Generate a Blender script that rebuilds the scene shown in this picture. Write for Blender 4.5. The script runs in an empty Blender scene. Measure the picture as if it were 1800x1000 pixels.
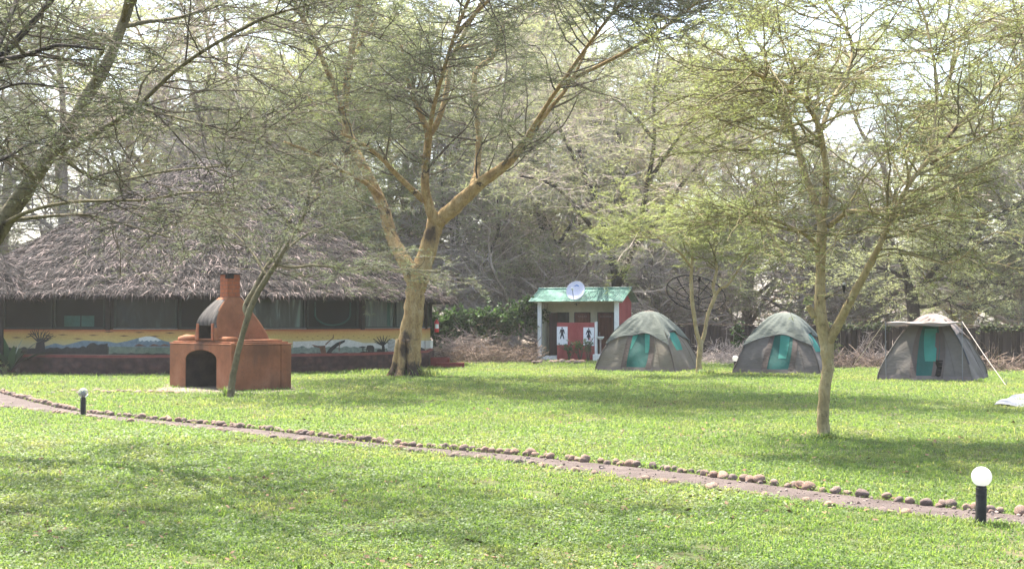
import bpy, bmesh, math, random
import numpy as np
from mathutils import Vector, Matrix

random.seed(7)
RNG = np.random.default_rng(11)
SC = bpy.context.scene
COL = SC.collection
R = math.radians

# ------------------------------------------------------------------ camera
F = 2300.0                       # focal length in pixels of the 1800 px photograph
CAMZ = 1.6
PITCH = math.atan(66.0 / F)
CP, SP = math.cos(PITCH), math.sin(PITCH)
cam = bpy.data.cameras.new('camera')
cam.sensor_width = 36.0
cam.lens = F / 1800.0 * 36.0
cam.clip_start = 0.1
cam.clip_end = 3000
cam_ob = bpy.data.objects.new('camera', cam)
COL.objects.link(cam_ob)
cam_ob.location = (0, 0, CAMZ)
cam_ob.rotation_euler = (math.pi / 2 + PITCH, 0, 0)
SC.camera = cam_ob

def ray(px, py):
    x = (px - 900.0) / F
    u = (500.0 - py) / F
    return np.array([x, CP - u * SP, SP + u * CP])
def at(px, py, Y):
    d = ray(px, py)
    return np.array([0, 0, CAMZ]) + d * (Y / d[1])
def gnd(px, py, z=0.0):
    d = ray(px, py)
    return np.array([0, 0, CAMZ]) + d * ((z - CAMZ) / d[2])
def on_plane(px, py, p, n):
    d = ray(px, py)
    o = np.array([0, 0, CAMZ])
    return o + d * (np.dot(p - o, n) / np.dot(d, n))
def project(P):
    P = np.asarray(P, float)
    x = P[..., 0]; y = P[..., 1]; z = P[..., 2] - CAMZ
    f = y * CP + z * SP
    u = z * CP - y * SP
    return 900 + F * x / f, 500 - F * u / f

# ------------------------------------------------------------------ objects
def tag(o, label=None, cat=None, group=None, kind=None):
    if label: o['label'] = label
    if cat: o['category'] = cat
    if group: o['group'] = group
    if kind: o['kind'] = kind
    return o
def thing(name, label, cat, loc=(0, 0, 0), rz=0.0, group=None):
    o = bpy.data.objects.new(name, None)
    COL.objects.link(o)
    o.empty_display_size = 0.2
    o.location = loc
    o.rotation_euler = (0, 0, rz)
    return tag(o, label, cat, group)
def copy_tree(o, parent=None):
    c = o.copy(); COL.objects.link(c)
    if parent: c.parent = parent
    for ch in list(o.children): copy_tree(ch, c)
    return c

def nrm(v):
    v = np.asarray(v, float)
    return v / np.maximum(np.linalg.norm(v, axis=-1, keepdims=True), 1e-9)

class G:
    """collects faces and links them as one mesh object"""
    def __init__(s):
        s.V = []; s.I = []; s.C = []; s.M = []; s.A = []; s.n = 0
    def add(s, V, Fc, mat=0, var=None):
        V = np.asarray(V, float).reshape(-1, 3)
        if isinstance(Fc, np.ndarray):
            s.I.append(Fc.ravel() + s.n); c = np.full(len(Fc), Fc.shape[1])
        else:
            s.I.append(np.concatenate([np.asarray(f) for f in Fc]) + s.n)
            c = np.array([len(f) for f in Fc])
        s.C.append(c)
        s.M.append(np.broadcast_to(mat, (len(c),)).astype(np.int32))
        s.A.append(np.broadcast_to(RNG.random() if var is None else var, (len(c),)).astype(np.float32))
        s.V.append(V); s.n += len(V)
        return s
    def build(s, name, mats, parent=None, origin=None, smooth=False, **tags):
        me = bpy.data.meshes.new(name)
        V = np.concatenate(s.V); I = np.concatenate(s.I).astype(np.int32); C = np.concatenate(s.C)
        if origin is not None: V = V - np.asarray(origin, float)
        me.vertices.add(len(V)); me.vertices.foreach_set('co', V.astype(np.float32).ravel())
        me.loops.add(len(I)); me.loops.foreach_set('vertex_index', I)
        me.polygons.add(len(C))
        st = np.concatenate([[0], np.cumsum(C)[:-1]]).astype(np.int32)
        me.polygons.foreach_set('loop_start', st)
        me.polygons.foreach_set('material_index', np.concatenate(s.M))
        me.polygons.foreach_set('use_smooth', np.full(len(C), bool(smooth)))
        me.update(calc_edges=True)
        a = me.attributes.new('var', 'FLOAT', 'FACE')
        a.data.foreach_set('value', np.concatenate(s.A))
        if not isinstance(mats, (list, tuple)): mats = [mats]
        for m in mats: me.materials.append(m)
        o = bpy.data.objects.new(name, me)
        COL.objects.link(o)
        if parent: o.parent = parent
        elif origin is not None: o.location = origin
        return tag(o, **tags)
    # shapes -----------------------------------------------------------
    def box(s, c, size, mat=0, rz=0.0, bevel=0.0, var=None, M=None):
        bm = bmesh.new()
        bmesh.ops.create_cube(bm, size=1.0)
        for v in bm.verts: v.co = Vector((v.co.x * size[0], v.co.y * size[1], v.co.z * size[2]))
        if bevel > 0:
            bmesh.ops.bevel(bm, geom=bm.edges[:], offset=bevel, segments=2, affect='EDGES', profile=0.5)
        T = M if M is not None else Matrix.Translation(Vector(c)) @ Matrix.Rotation(rz, 4, 'Z')
        bm.transform(T)
        s.bm(bm, mat, var); bm.free()
        return s
    def bm(s, bm, mat=0, var=None):
        bm.verts.index_update()
        s.add([v.co[:] for v in bm.verts], [[v.index for v in f.verts] for f in bm.faces], mat, var)
    def tubes(s, P, Rd, S=3, mat=0, var=None, caps=False, ell=None):
        P = np.asarray(P, float); Rd = np.asarray(Rd, float)
        if P.ndim == 2: P = P[None]; Rd = Rd[None]
        M, K = P.shape[:2]
        d = nrm(P[:, -1] - P[:, 0])
        ref = np.where(np.abs(d[:, 2:3]) > 0.8, np.array([[1.0, 0, 0]]), np.array([[0, 0, 1.0]]))
        a = nrm(np.cross(d, ref))
        T = np.empty_like(P)
        T[:, 1:-1] = P[:, 2:] - P[:, :-2]; T[:, 0] = P[:, 1] - P[:, 0]; T[:, -1] = P[:, -1] - P[:, -2]
        T = nrm(T)
        b = nrm(np.cross(T, a[:, None, :])); a2 = np.cross(b, T)
        ang = np.arange(S) * 2 * np.pi / S
        ring = P[:, :, None, :] + Rd[:, :, None, None] * (np.cos(ang)[None, None, :, None] * a2[:, :, None, :] + np.sin(ang)[None, None, :, None] * b[:, :, None, :])
        V = ring.reshape(-1, 3)
        base = (np.arange(M) * K * S)[:, None, None] + (np.arange(K - 1) * S)[None, :, None]
        j = np.arange(S)[None, None, :]; j2 = (np.arange(S) + 1) % S
        q = np.stack([base + j, base + j2[None, None, :], base + S + j2[None, None, :], base + S + j], -1).reshape(-1, 4)
        vv = None
        if var is not None:
            vv = np.broadcast_to(np.asarray(var, float).reshape(-1, 1), (M, (K - 1) * S)).ravel()
        s.add(V, q, mat, vv)
        if caps:
            n0 = s.n - len(V)
            for m in range(M):
                e = n0 + m * K * S + (K - 1) * S
                s.I.append(np.arange(S) + e); s.C.append(np.array([S])); s.M.append(np.array([mat], np.int32)); s.A.append(np.array([0.5], np.float32))
                e = n0 + m * K * S
                s.I.append(np.arange(S)[::-1] + e); s.C.append(np.array([S])); s.M.append(np.array([mat], np.int32)); s.A.append(np.array([0.5], np.float32))
        return s
    def rod(s, a, b, r, S=8, mat=0, r2=None):
        return s.tubes(np.array([a, b], float), np.array([r, r if r2 is None else r2]), S, mat, caps=True)
    def lathe(s, prof, S=24, mat=0, c=(0, 0, 0)):
        prof = np.asarray(prof, float); K = len(prof)
        ang = np.arange(S) * 2 * np.pi / S
        V = np.stack([prof[:, None, 0] * np.cos(ang), prof[:, None, 0] * np.sin(ang), np.repeat(prof[:, 1:2], S, 1)], -1).reshape(-1, 3) + np.asarray(c)
        j = np.arange(S); j2 = (j + 1) % S
        q = np.concatenate([np.stack([k * S + j, k * S + j2, (k + 1) * S + j2, (k + 1) * S + j], -1) for k in range(K - 1)])
        return s.add(V, q, mat)
    def grid(s, P, mat=0, var=None):
        n, m = P.shape[:2]
        i, j = np.meshgrid(np.arange(n - 1), np.arange(m - 1), indexing='ij')
        a = (i * m + j).ravel()
        return s.add(P.reshape(-1, 3), np.stack([a, a + 1, a + m + 1, a + m], -1), mat, var)
    def prism(s, poly, vec, mat=0):
        """closed outline (N,3) extruded by vec"""
        P = np.asarray(poly, float); n = len(P)
        V = np.concatenate([P, P + np.asarray(vec)])
        f = [list(range(n))[::-1], [n + k for k in range(n)]] + [[k, (k + 1) % n, n + (k + 1) % n, n + k] for k in range(n)]
        return s.add(V, f, mat)
    def ball(s, c, r, mat=0, S=20, K=12):
        t = np.linspace(0, np.pi, K)
        pr = np.stack([np.maximum(np.sin(t), 1e-4) * r, -np.cos(t) * r], -1)
        return s.lathe(pr, S, mat, c)

def smooth_line(pts, n):
    """Catmull-Rom through pts (N,D), n samples evenly by index"""
    P = np.asarray(pts, float)
    if len(P) == 2:
        t = np.linspace(0, 1, n)[:, None]
        return P[0] * (1 - t) + P[1] * t
    E = np.concatenate([[2 * P[0] - P[1]], P, [2 * P[-1] - P[-2]]])
    t = np.linspace(0, len(P) - 1 - 1e-6, n); i = t.astype(int); f = (t - i)[:, None]
    p0, p1, p2, p3 = E[i], E[i + 1], E[i + 2], E[i + 3]
    return 0.5 * (2 * p1 + (p2 - p0) * f + (2 * p0 - 5 * p1 + 4 * p2 - p3) * f ** 2 + (3 * p1 - p0 - 3 * p2 + p3) * f ** 3)

# ------------------------------------------------------------------ materials
class N:
    def __init__(s, name):
        s.m = bpy.data.materials.new(name); s.m.use_nodes = True
        s.t = s.m.node_tree; s.t.nodes.clear()
        s.out = s.t.nodes.new('ShaderNodeOutputMaterial')
    def n(s, typ, **kw):
        nd = s.t.nodes.new('ShaderNode' + typ)
        for k, v in kw.items():
            if k in nd.inputs: 
                try: nd.inputs[k].default_value = v
                except Exception: s.t.links.new(v, nd.inputs[k])
            else: setattr(nd, k, v)
        return nd
    def link(s, a, b): s.t.links.new(a, b)
    def coord(s, stretch=(1, 1, 1)):
        tc = s.n('TexCoord'); mp = s.n('Mapping'); mp.inputs['Scale'].default_value = stretch
        s.link(tc.outputs['Object'], mp.inputs['Vector']); return mp.outputs[0]
    def noise(s, vec, scale, detail=6, rough=0.6, dist=0.0):
        nd = s.n('TexNoise'); nd.inputs['Scale'].default_value = scale; nd.inputs['Detail'].default_value = detail
        nd.inputs['Roughness'].default_value = rough; nd.inputs['Distortion'].default_value = dist
        s.link(vec, nd.inputs['Vector']); return nd.outputs['Fac']
    def ramp(s, fac, stops, interp='LINEAR'):
        r = s.n('ValToRGB'); e = r.color_ramp.elements; r.color_ramp.interpolation = interp
        while len(e) < len(stops): e.new(0.5)
        for k, (p, c) in enumerate(stops):
            e[k].position = p; e[k].color = (*c, 1) if len(c) == 3 else c
        s.link(fac, r.inputs['Fac']); return r.outputs['Color']
    def mix(s, fac, a, b, mode='MIX'):
        m = s.n('MixRGB'); m.blend_type = mode
        for k, v in (('Fac', fac), ('Color1', a), ('Color2', b)):
            if isinstance(v, (int, float)): m.inputs[k].default_value = v
            elif isinstance(v, tuple): m.inputs[k].default_value = (*v, 1) if len(v) == 3 else v
            else: s.link(v, m.inputs[k])
        return m.outputs[0]
    def var(s):
        a = s.n('Attribute'); a.attribute_name = 'var'; return a.outputs['Fac']
    def hsv(s, col, val):
        h = s.n('HueSaturation'); s.link(col, h.inputs['Color'])
        if isinstance(val, float): h.inputs['Value'].default_value = val
        else: s.link(val, h.inputs['Value'])
        return h.outputs[0]
    def math(s, op, a, b):
        m = s.n('Math'); m.operation = op
        for k, v in ((0, a), (1, b)):
            if isinstance(v, (int, float)): m.inputs[k].default_value = v
            else: s.link(v, m.inputs[k])
        return m.outputs[0]
    def finish(s, col, rough=0.85, spec=0.25, bump=None, bstr=0.3, bdist=0.02, trans=0.0, tcol=None, metal=0.0):
        p = s.n('BsdfPrincipled')
        if isinstance(col, tuple): p.inputs['Base Color'].default_value = (*col, 1)
        else: s.link(col, p.inputs['Base Color'])
        p.inputs['Roughness'].default_value = rough; p.inputs['Specular IOR Level'].default_value = spec
        p.inputs['Metallic'].default_value = metal
        if bump is not None:
            b = s.n('Bump'); b.inputs['Strength'].default_value = bstr; b.inputs['Distance'].default_value = bdist
            s.link(bump, b.inputs['Height']); s.link(b.outputs[0], p.inputs['Normal'])
        o = p.outputs[0]
        if trans > 0:
            t = s.n('BsdfTranslucent'); c = tcol if tcol is not None else col
            if isinstance(c, tuple): t.inputs['Color'].default_value = (*c, 1)
            else: s.link(c, t.inputs['Color'])
            mx = s.n('MixShader'); mx.inputs[0].default_value = trans
            s.link(o, mx.inputs[1]); s.link(t.outputs[0], mx.inputs[2]); o = mx.outputs[0]
        s.link(o, s.out.inputs['Surface'])
        return s.m

def rough_mat(name, c1, c2, scale=6.0, rough=0.85, bstr=0.3, bdist=0.02, c3=None, stretch=(1, 1, 1), fine=40.0, trans=0, spec=0.2, lo=0.35, hi=0.65):
    m = N(name); v = m.coord(stretch)
    n1 = m.noise(v, scale, 8, 0.62); n2 = m.noise(v, fine, 4, 0.6)
    stops = [(lo, c1), (hi, c2)] + ([(min(hi + 0.14, 1), c3)] if c3 else [])
    c = m.ramp(n1, stops)
    k = m.math('MULTIPLY_ADD', n2, 0.7); m.t.nodes[-1].inputs[2].default_value = 0.65
    c = m.hsv(c, k)
    return m.finish(c, rough, spec, m.math('ADD', n1, n2), bstr, bdist, trans)

def leaf_mat(name, dark, mid, light, trans=0.45, boost=1.5, rough=0.6, nscale=0.5):
    m = N(name)
    c = m.ramp(m.var(), [(0.0, dark), (0.5, mid), (1.0, light)])
    tc = m.mix(1.0, c, (boost, boost, boost * 0.7), 'MULTIPLY')
    return m.finish(c, rough, 0.25, trans=trans, tcol=tc)

def twig_mat(name, dark, light):
    m = N(name); c = m.ramp(m.var(), [(0.0, dark), (1.0, light)])
    return m.finish(c, 0.9, 0.1)

M = {}
M['leaf_sage'] = leaf_mat('leaf_sage', (.075, .09, .055), (.11, .13, .078), (.15, .175, .10), .36)
M['leaf_fresh'] = leaf_mat('leaf_fresh', (0.1540, 0.1815, 0.0715), (0.2090, 0.2420, 0.0990), (0.2750, 0.3080, 0.1320), .40)
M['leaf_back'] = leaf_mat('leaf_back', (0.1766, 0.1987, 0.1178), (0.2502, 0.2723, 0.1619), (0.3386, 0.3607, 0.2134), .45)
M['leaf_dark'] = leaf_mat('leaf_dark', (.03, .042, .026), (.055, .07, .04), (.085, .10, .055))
M['leaf_vine'] = leaf_mat('leaf_vine', (.02, .045, .015), (.045, .09, .03), (.09, .15, .05), rough=0.4)
M['leaf_broad'] = leaf_mat('leaf_broad', (.03, .065, .03), (.05, .10, .045), (.075, .135, .06), rough=0.3, trans=.25)
M['flower_red'] = leaf_mat('flower_red', (.20, .02, .025), (.28, .05, .045), (.34, .12, .09))
M['twig'] = twig_mat('twig', (.05, .04, .032), (.13, .105, .075))
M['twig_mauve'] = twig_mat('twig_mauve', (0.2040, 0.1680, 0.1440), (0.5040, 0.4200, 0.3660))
M['twig_dark'] = twig_mat('twig_dark', (.022, .017, .014), (.055, .044, .037))
M['twig_yellow'] = twig_mat('twig_yellow', (.10, .085, .045), (.26, .21, .11))
M['stick'] = twig_mat('stick', (.06, .042, .034), (.27, .20, .15))

def bark_mat(name, c1, c2, c3, knot, ks=1.6, th=.62, scars=()):
    m = N(name); v = m.coord((1, 1, .55))
    n1 = m.noise(v, 5.0, 8, .65); n2 = m.noise(m.coord((1, 1, .35)), 30, 6, .65); n3 = m.noise(m.coord((1, 1, .6)), ks, 5, .7, .6)
    c = m.ramp(n1, [(.3, c1), (.5, c2), (.68, c3)])
    c = m.mix(m.ramp(n3, [(th, (0, 0, 0)), (th + .06, (1, 1, 1))]), c, knot)
    nf = m.noise(m.coord((1, 1, 2.6)), 6.5, 7, .75, .8)
    c = m.mix(m.math('MULTIPLY', m.ramp(nf, [(.55, (0, 0, 0)), (.66, (1, 1, 1))]), .6), c, knot)
    for sx, sy, sz, sr in scars:
        vm = m.n('VectorMath'); vm.operation = 'SUBTRACT'; m.link(m.coord(), vm.inputs[0]); vm.inputs[1].default_value = (sx, sy, sz)
        vs = m.n('VectorMath'); vs.operation = 'MULTIPLY'; m.link(vm.outputs[0], vs.inputs[0]); vs.inputs[1].default_value = (1, .35, .75)
        vl = m.n('VectorMath'); vl.operation = 'LENGTH'; m.link(vs.outputs[0], vl.inputs[0])
        d = m.math('SUBTRACT', m.math('DIVIDE', vl.outputs['Value'], sr), m.math('MULTIPLY', m.math('SUBTRACT', n1, .5), 2.2))
        c = m.mix(m.ramp(d, [(.55, (.92, .92, .92)), (.95, (0, 0, 0))]), c, knot)
    k = m.math('MULTIPLY_ADD', n2, 1.3); m.t.nodes[-1].inputs[2].default_value = 0.32
    return m.finish(m.hsv(c, k), .85, .15, m.math('ADD', n2, n3), .9, .04)
M['bark_fever'] = bark_mat('bark_fever', (.20, .115, .04), (.36, .24, .095), (.48, .36, .17), (.055, .035, .025), 1.6, .60)
M['bark_scarred'] = bark_mat('bark_scarred', (.19, .11, .042), (.31, .21, .088), (.42, .31, .155), (.045, .03, .022), 1.6, .60,
    [(.03, -.4, 1.15, .26), (.0, -.4, .80, .22), (-.30, -.3, .1, .30), (.16, -.3, .05, .34), (.75, -.2, 4.2, .30), (.1, -.3, 3.0, .16), (.42, -.3, .15, .28)])
M['bark_pale'] = bark_mat('bark_pale', (.24, .18, .085), (.34, .26, .13), (.44, .36, .21), (.10, .065, .04), 3.0, .60)
M['bark_green'] = bark_mat('bark_green', (0.0864, 0.0720, 0.0360), (0.1368, 0.1152, 0.0612), (0.1872, 0.1584, 0.0936), (0.0432, 0.0324, 0.0216), 3.0)
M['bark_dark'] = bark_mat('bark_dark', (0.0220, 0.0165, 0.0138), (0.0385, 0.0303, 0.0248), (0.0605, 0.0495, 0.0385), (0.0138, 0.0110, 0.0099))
M['bark_grey'] = bark_mat('bark_grey', (0.1400, 0.1190, 0.0980), (0.2240, 0.1820, 0.1470), (0.3080, 0.2520, 0.1960), (0.0840, 0.0700, 0.0560))
# ------------------------------------------------------------------ trees
def spawn(P, n, t0, t1, L, ang, flat, up, K, jit, taper=0.5, w=None, upd=0.0):
    """n child curves sprouting from parent curves P (M,K,3)"""
    Mn, Kp = P.shape[:2]
    ln = np.linalg.norm(np.diff(P, axis=1), axis=2).sum(1)
    pr = ln if w is None else ln * w
    idx = RNG.choice(Mn, n, p=pr / pr.sum())
    tn = RNG.uniform(t0, t1, n); t = tn * (Kp - 1 - 1e-6); i = t.astype(int); f = (t - i)[:, None]
    pos = P[idx, i] * (1 - f) + P[idx, i + 1] * f
    T = nrm(P[idx, i + 1] - P[idx, i])
    r = RNG.normal(size=(n, 3)); r[:, 2] *= flat
    Nn = nrm(r - (r * T).sum(1, keepdims=True) * T)
    a = RNG.uniform(ang[0], ang[1], n)[:, None]
    D = np.cos(a) * T + np.sin(a) * Nn
    D[:, 2] = D[:, 2] * (0.4 + 0.6 * flat) + upd
    D = nrm(D)
    l = RNG.uniform(L[0], L[1], n) * (1 - taper * tn)
    Q = np.empty((n, K, 3)); Q[:, 0] = pos
    for k in range(1, K):
        D = nrm(D + RNG.normal(size=(n, 3)) * jit + np.array([0, 0, up]))
        Q[:, k] = Q[:, k - 1] + D * (l / (K - 1))[:, None]
    return Q, idx, tn

def tube_set(g, Q, r0, r1, S=3, mat=0):
    n, K = Q.shape[:2]
    rr = np.linspace(0, 1, K)[None, :]
    r0 = np.broadcast_to(np.asarray(r0, float), (n,))[:, None]
    g.tubes(Q, r0 * (1 - rr) + r1 * rr, S, mat, var=RNG.random(n))

def leaves(g, Q, n, l, w, mat=0, t0=0.1, tilt=0.5, spread=0.6, flat=.28):
    Mn, K = Q.shape[:2]
    idx = RNG.integers(0, Mn, n)
    t = RNG.uniform(t0, 1, n) * (K - 1 - 1e-6); i = t.astype(int); f = (t - i)[:, None]
    p = Q[idx, i] * (1 - f) + Q[idx, i + 1] * f
    T = nrm(Q[idx, i + 1] - Q[idx, i])
    r = RNG.normal(size=(n, 3)); r[:, 2] *= flat
    D = nrm(T * 0.5 + r * spread)
    up = np.array([0, 0, 1.0]) + RNG.normal(size=(n, 3)) * tilt
    Sd = nrm(np.cross(D, up))
    ll = RNG.uniform(l * .6, l * 1.3, n)[:, None]; ww = RNG.uniform(w * .6, w * 1.3, n)[:, None]
    V = np.stack([p, p + D * ll * .5 + Sd * ww * .5, p + D * ll, p + D * ll * .5 - Sd * ww * .5], 1)
    cl = RNG.random(Mn)[idx]
    g.add(V.reshape(-1, 3), np.arange(n * 4).reshape(n, 4), mat, np.clip(.45 * cl + .55 * RNG.random(n), 0, 1))

def limb(g, pts, K, S=10, mat=0, wob=0.0, root=False):
    """pts rows x,y,z,r -> smooth tapered tube, returns the resampled centre line"""
    C = smooth_line(pts, K)
    P = C[:, :3].copy(); r = C[:, 3]
    if wob: P[1:-1] += RNG.normal(size=(K - 2, 3)) * wob * r[1:-1, None]
    a = np.arange(S)
    g.tubes(P, r * (1 + .025 * RNG.normal(size=K)), S, mat, caps=True)
    return P, r

def pix_limb(pts, d0):
    """pixel polyline (px,py,r_px,depth offset) -> world x,y,z,r"""
    out = []
    for q in pts:
        Y = d0 + (q[3] if len(q) > 3 else 0.0)
        out.append([*at(q[0], q[1], Y), q[2] * Y / F])
    return np.array(out)

def hero_tree(name, label, cat, limbs, d0, bark, twig, leafm, n1, L1, n2, L2, n3, L3, nl, ls, base, weights=None, up1=.03, leaf_n2=.25, droop=0.0, group=None, flare=None, t_off=0.12, ang1=(.6, 1.3), flat1=.45, crownless=0):
    root = thing(name, label, cat, base, 0, group)
    g = G(); curves = []; rads = []
    for li, L in enumerate(limbs):
        W = pix_limb(L, d0)
        if li == 0 and flare:                                   # buttressed foot
            W[0, 3] *= 1.0
        P, r = limb(g, W, max(8, 4 * len(L)), 12 if li == 0 else 9, wob=.05)
        Cc = smooth_line(np.c_[P, r], 16); curves.append(Cc[:, :3]); rads.append(Cc[:, 3])
    if flare:
        b = np.asarray(base)
        for k in range(7):
            a = k * 2 * np.pi / 7 + RNG.uniform(-.3, .3); rr = flare * RNG.uniform(1.15, 1.6)
            g.tubes(smooth_line(np.array([b + [math.cos(a) * flare * .45, math.sin(a) * flare * .45, flare * 2.6], b + [math.cos(a) * flare * .62, math.sin(a) * flare * .62, flare * 1.2], b + [math.cos(a) * flare * .78, math.sin(a) * flare * .78, flare * .4], b + [math.cos(a) * rr * .85, math.sin(a) * rr * .85, -.12]]), 12), np.linspace(flare * .24, flare * .40, 12), 7, caps=True)
    g.build('trunk', bark, root, base, True)
    C = np.array(curves[1 if crownless else 0:]); Rd = np.array(rads[1 if crownless else 0:])
    w = None if weights is None else np.array(weights[1 if crownless else 0:], float)
    Q1, i1, t1 = spawn(C, n1, t_off, 1, L1, ang1, flat1, up1, 9, .17, .35, w)
    rp = Rd[i1, (t1 * 15).astype(int)]
    r1 = np.minimum(rp * .5, RNG.uniform(.010, .026, len(Q1)) * (L1[1] / 2.4))
    gb = G(); tube_set(gb, Q1, r1, .004, 5)
    Q2, i2, t2 = spawn(Q1, n2, .12, 1, L2, (.5, 1.2), .22, -.01 - droop, 6, .16, .4)
    tube_set(gb, Q2, .0055 * (d0 / 20) ** .4, .003, 3)
    Q3, i3, t3 = spawn(Q2, n3, .1, 1, L3, (.5, 1.2), .25, -.01 - droop, 4, .14, .3)
    tube_set(gb, Q3, .0032 * (d0 / 20) ** .5, .002, 3)
    gb.build('branches', twig, root, base)
    gf = G()
    leaves(gf, Q3, int(nl * (1 - leaf_n2)), ls[0], ls[1])
    leaves(gf, Q2, int(nl * leaf_n2), ls[0], ls[1], t0=.25)
    gf.build('foliage', leafm, root, base)
    return root

# template trees of the wood behind the fence ------------------------
def wood_tree(name, label, H, spread, bark, twig, leafm, n_leaf, droop=0., leaf=(.22, .026), fork=.3, seed=0, nt=(8, 70, 640, 2600), r0=.3, flat=.5):
    root = thing(name, label, 'tree')
    g = G()
    tr = np.array([[0, 0, -.1, r0 * 1.25], [.1, .05, .7, r0], [RNG.normal() * .25, RNG.normal() * .25, H * fork, r0 * .8], [RNG.normal() * .6, RNG.normal() * .6, H * .62, r0 * .5], [RNG.normal() * .9, RNG.normal() * .9, H * .9, r0 * .15]])
    P, r = limb(g, tr, 18, 10, wob=.15)
    C = smooth_line(P, 16)[None]
    Q0, i0, t0 = spawn(C, nt[0], fork * .75, .9, (spread * .7, spread * 1.15), (.5, 1.0), .8, .05, 12, .12, .25)
    for k in range(len(Q0)):
        rr = r0 * .5 * (1 - .5 * t0[k])
        g.tubes(Q0[k], np.linspace(rr, .03, 12), 7, caps=True)
    g.build('trunk', bark, root, smooth=True)
    gb = G()
    Q1, _, _ = spawn(Q0, nt[1], .15, 1, (spread * .35, spread * .75), (.5, 1.15), flat, .02 - droop * .5, 8, .15, .3)
    tube_set(gb, Q1, .045, .014, 4)
    Q2, _, _ = spawn(Q1, nt[2], .15, 1, (spread * .13, spread * .33), (.5, 1.2), .35, -droop, 6, .16, .3)
    tube_set(gb, Q2, .016, .007, 3)
    Q3, _, _ = spawn(Q2, nt[3], .15, 1, (spread * .06, spread * .14), (.5, 1.2), .4, -droop, 4, .15, .3)
    tube_set(gb, Q3, .0085, .005, 3)
    gb.build('branches', twig, root)
    if n_leaf:
        gf = G(); leaves(gf, Q3, int(n_leaf * .7), *leaf); leaves(gf, Q2, int(n_leaf * .3), *leaf, t0=.3)
        gf.build('foliage', leafm, root)
    return root

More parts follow.
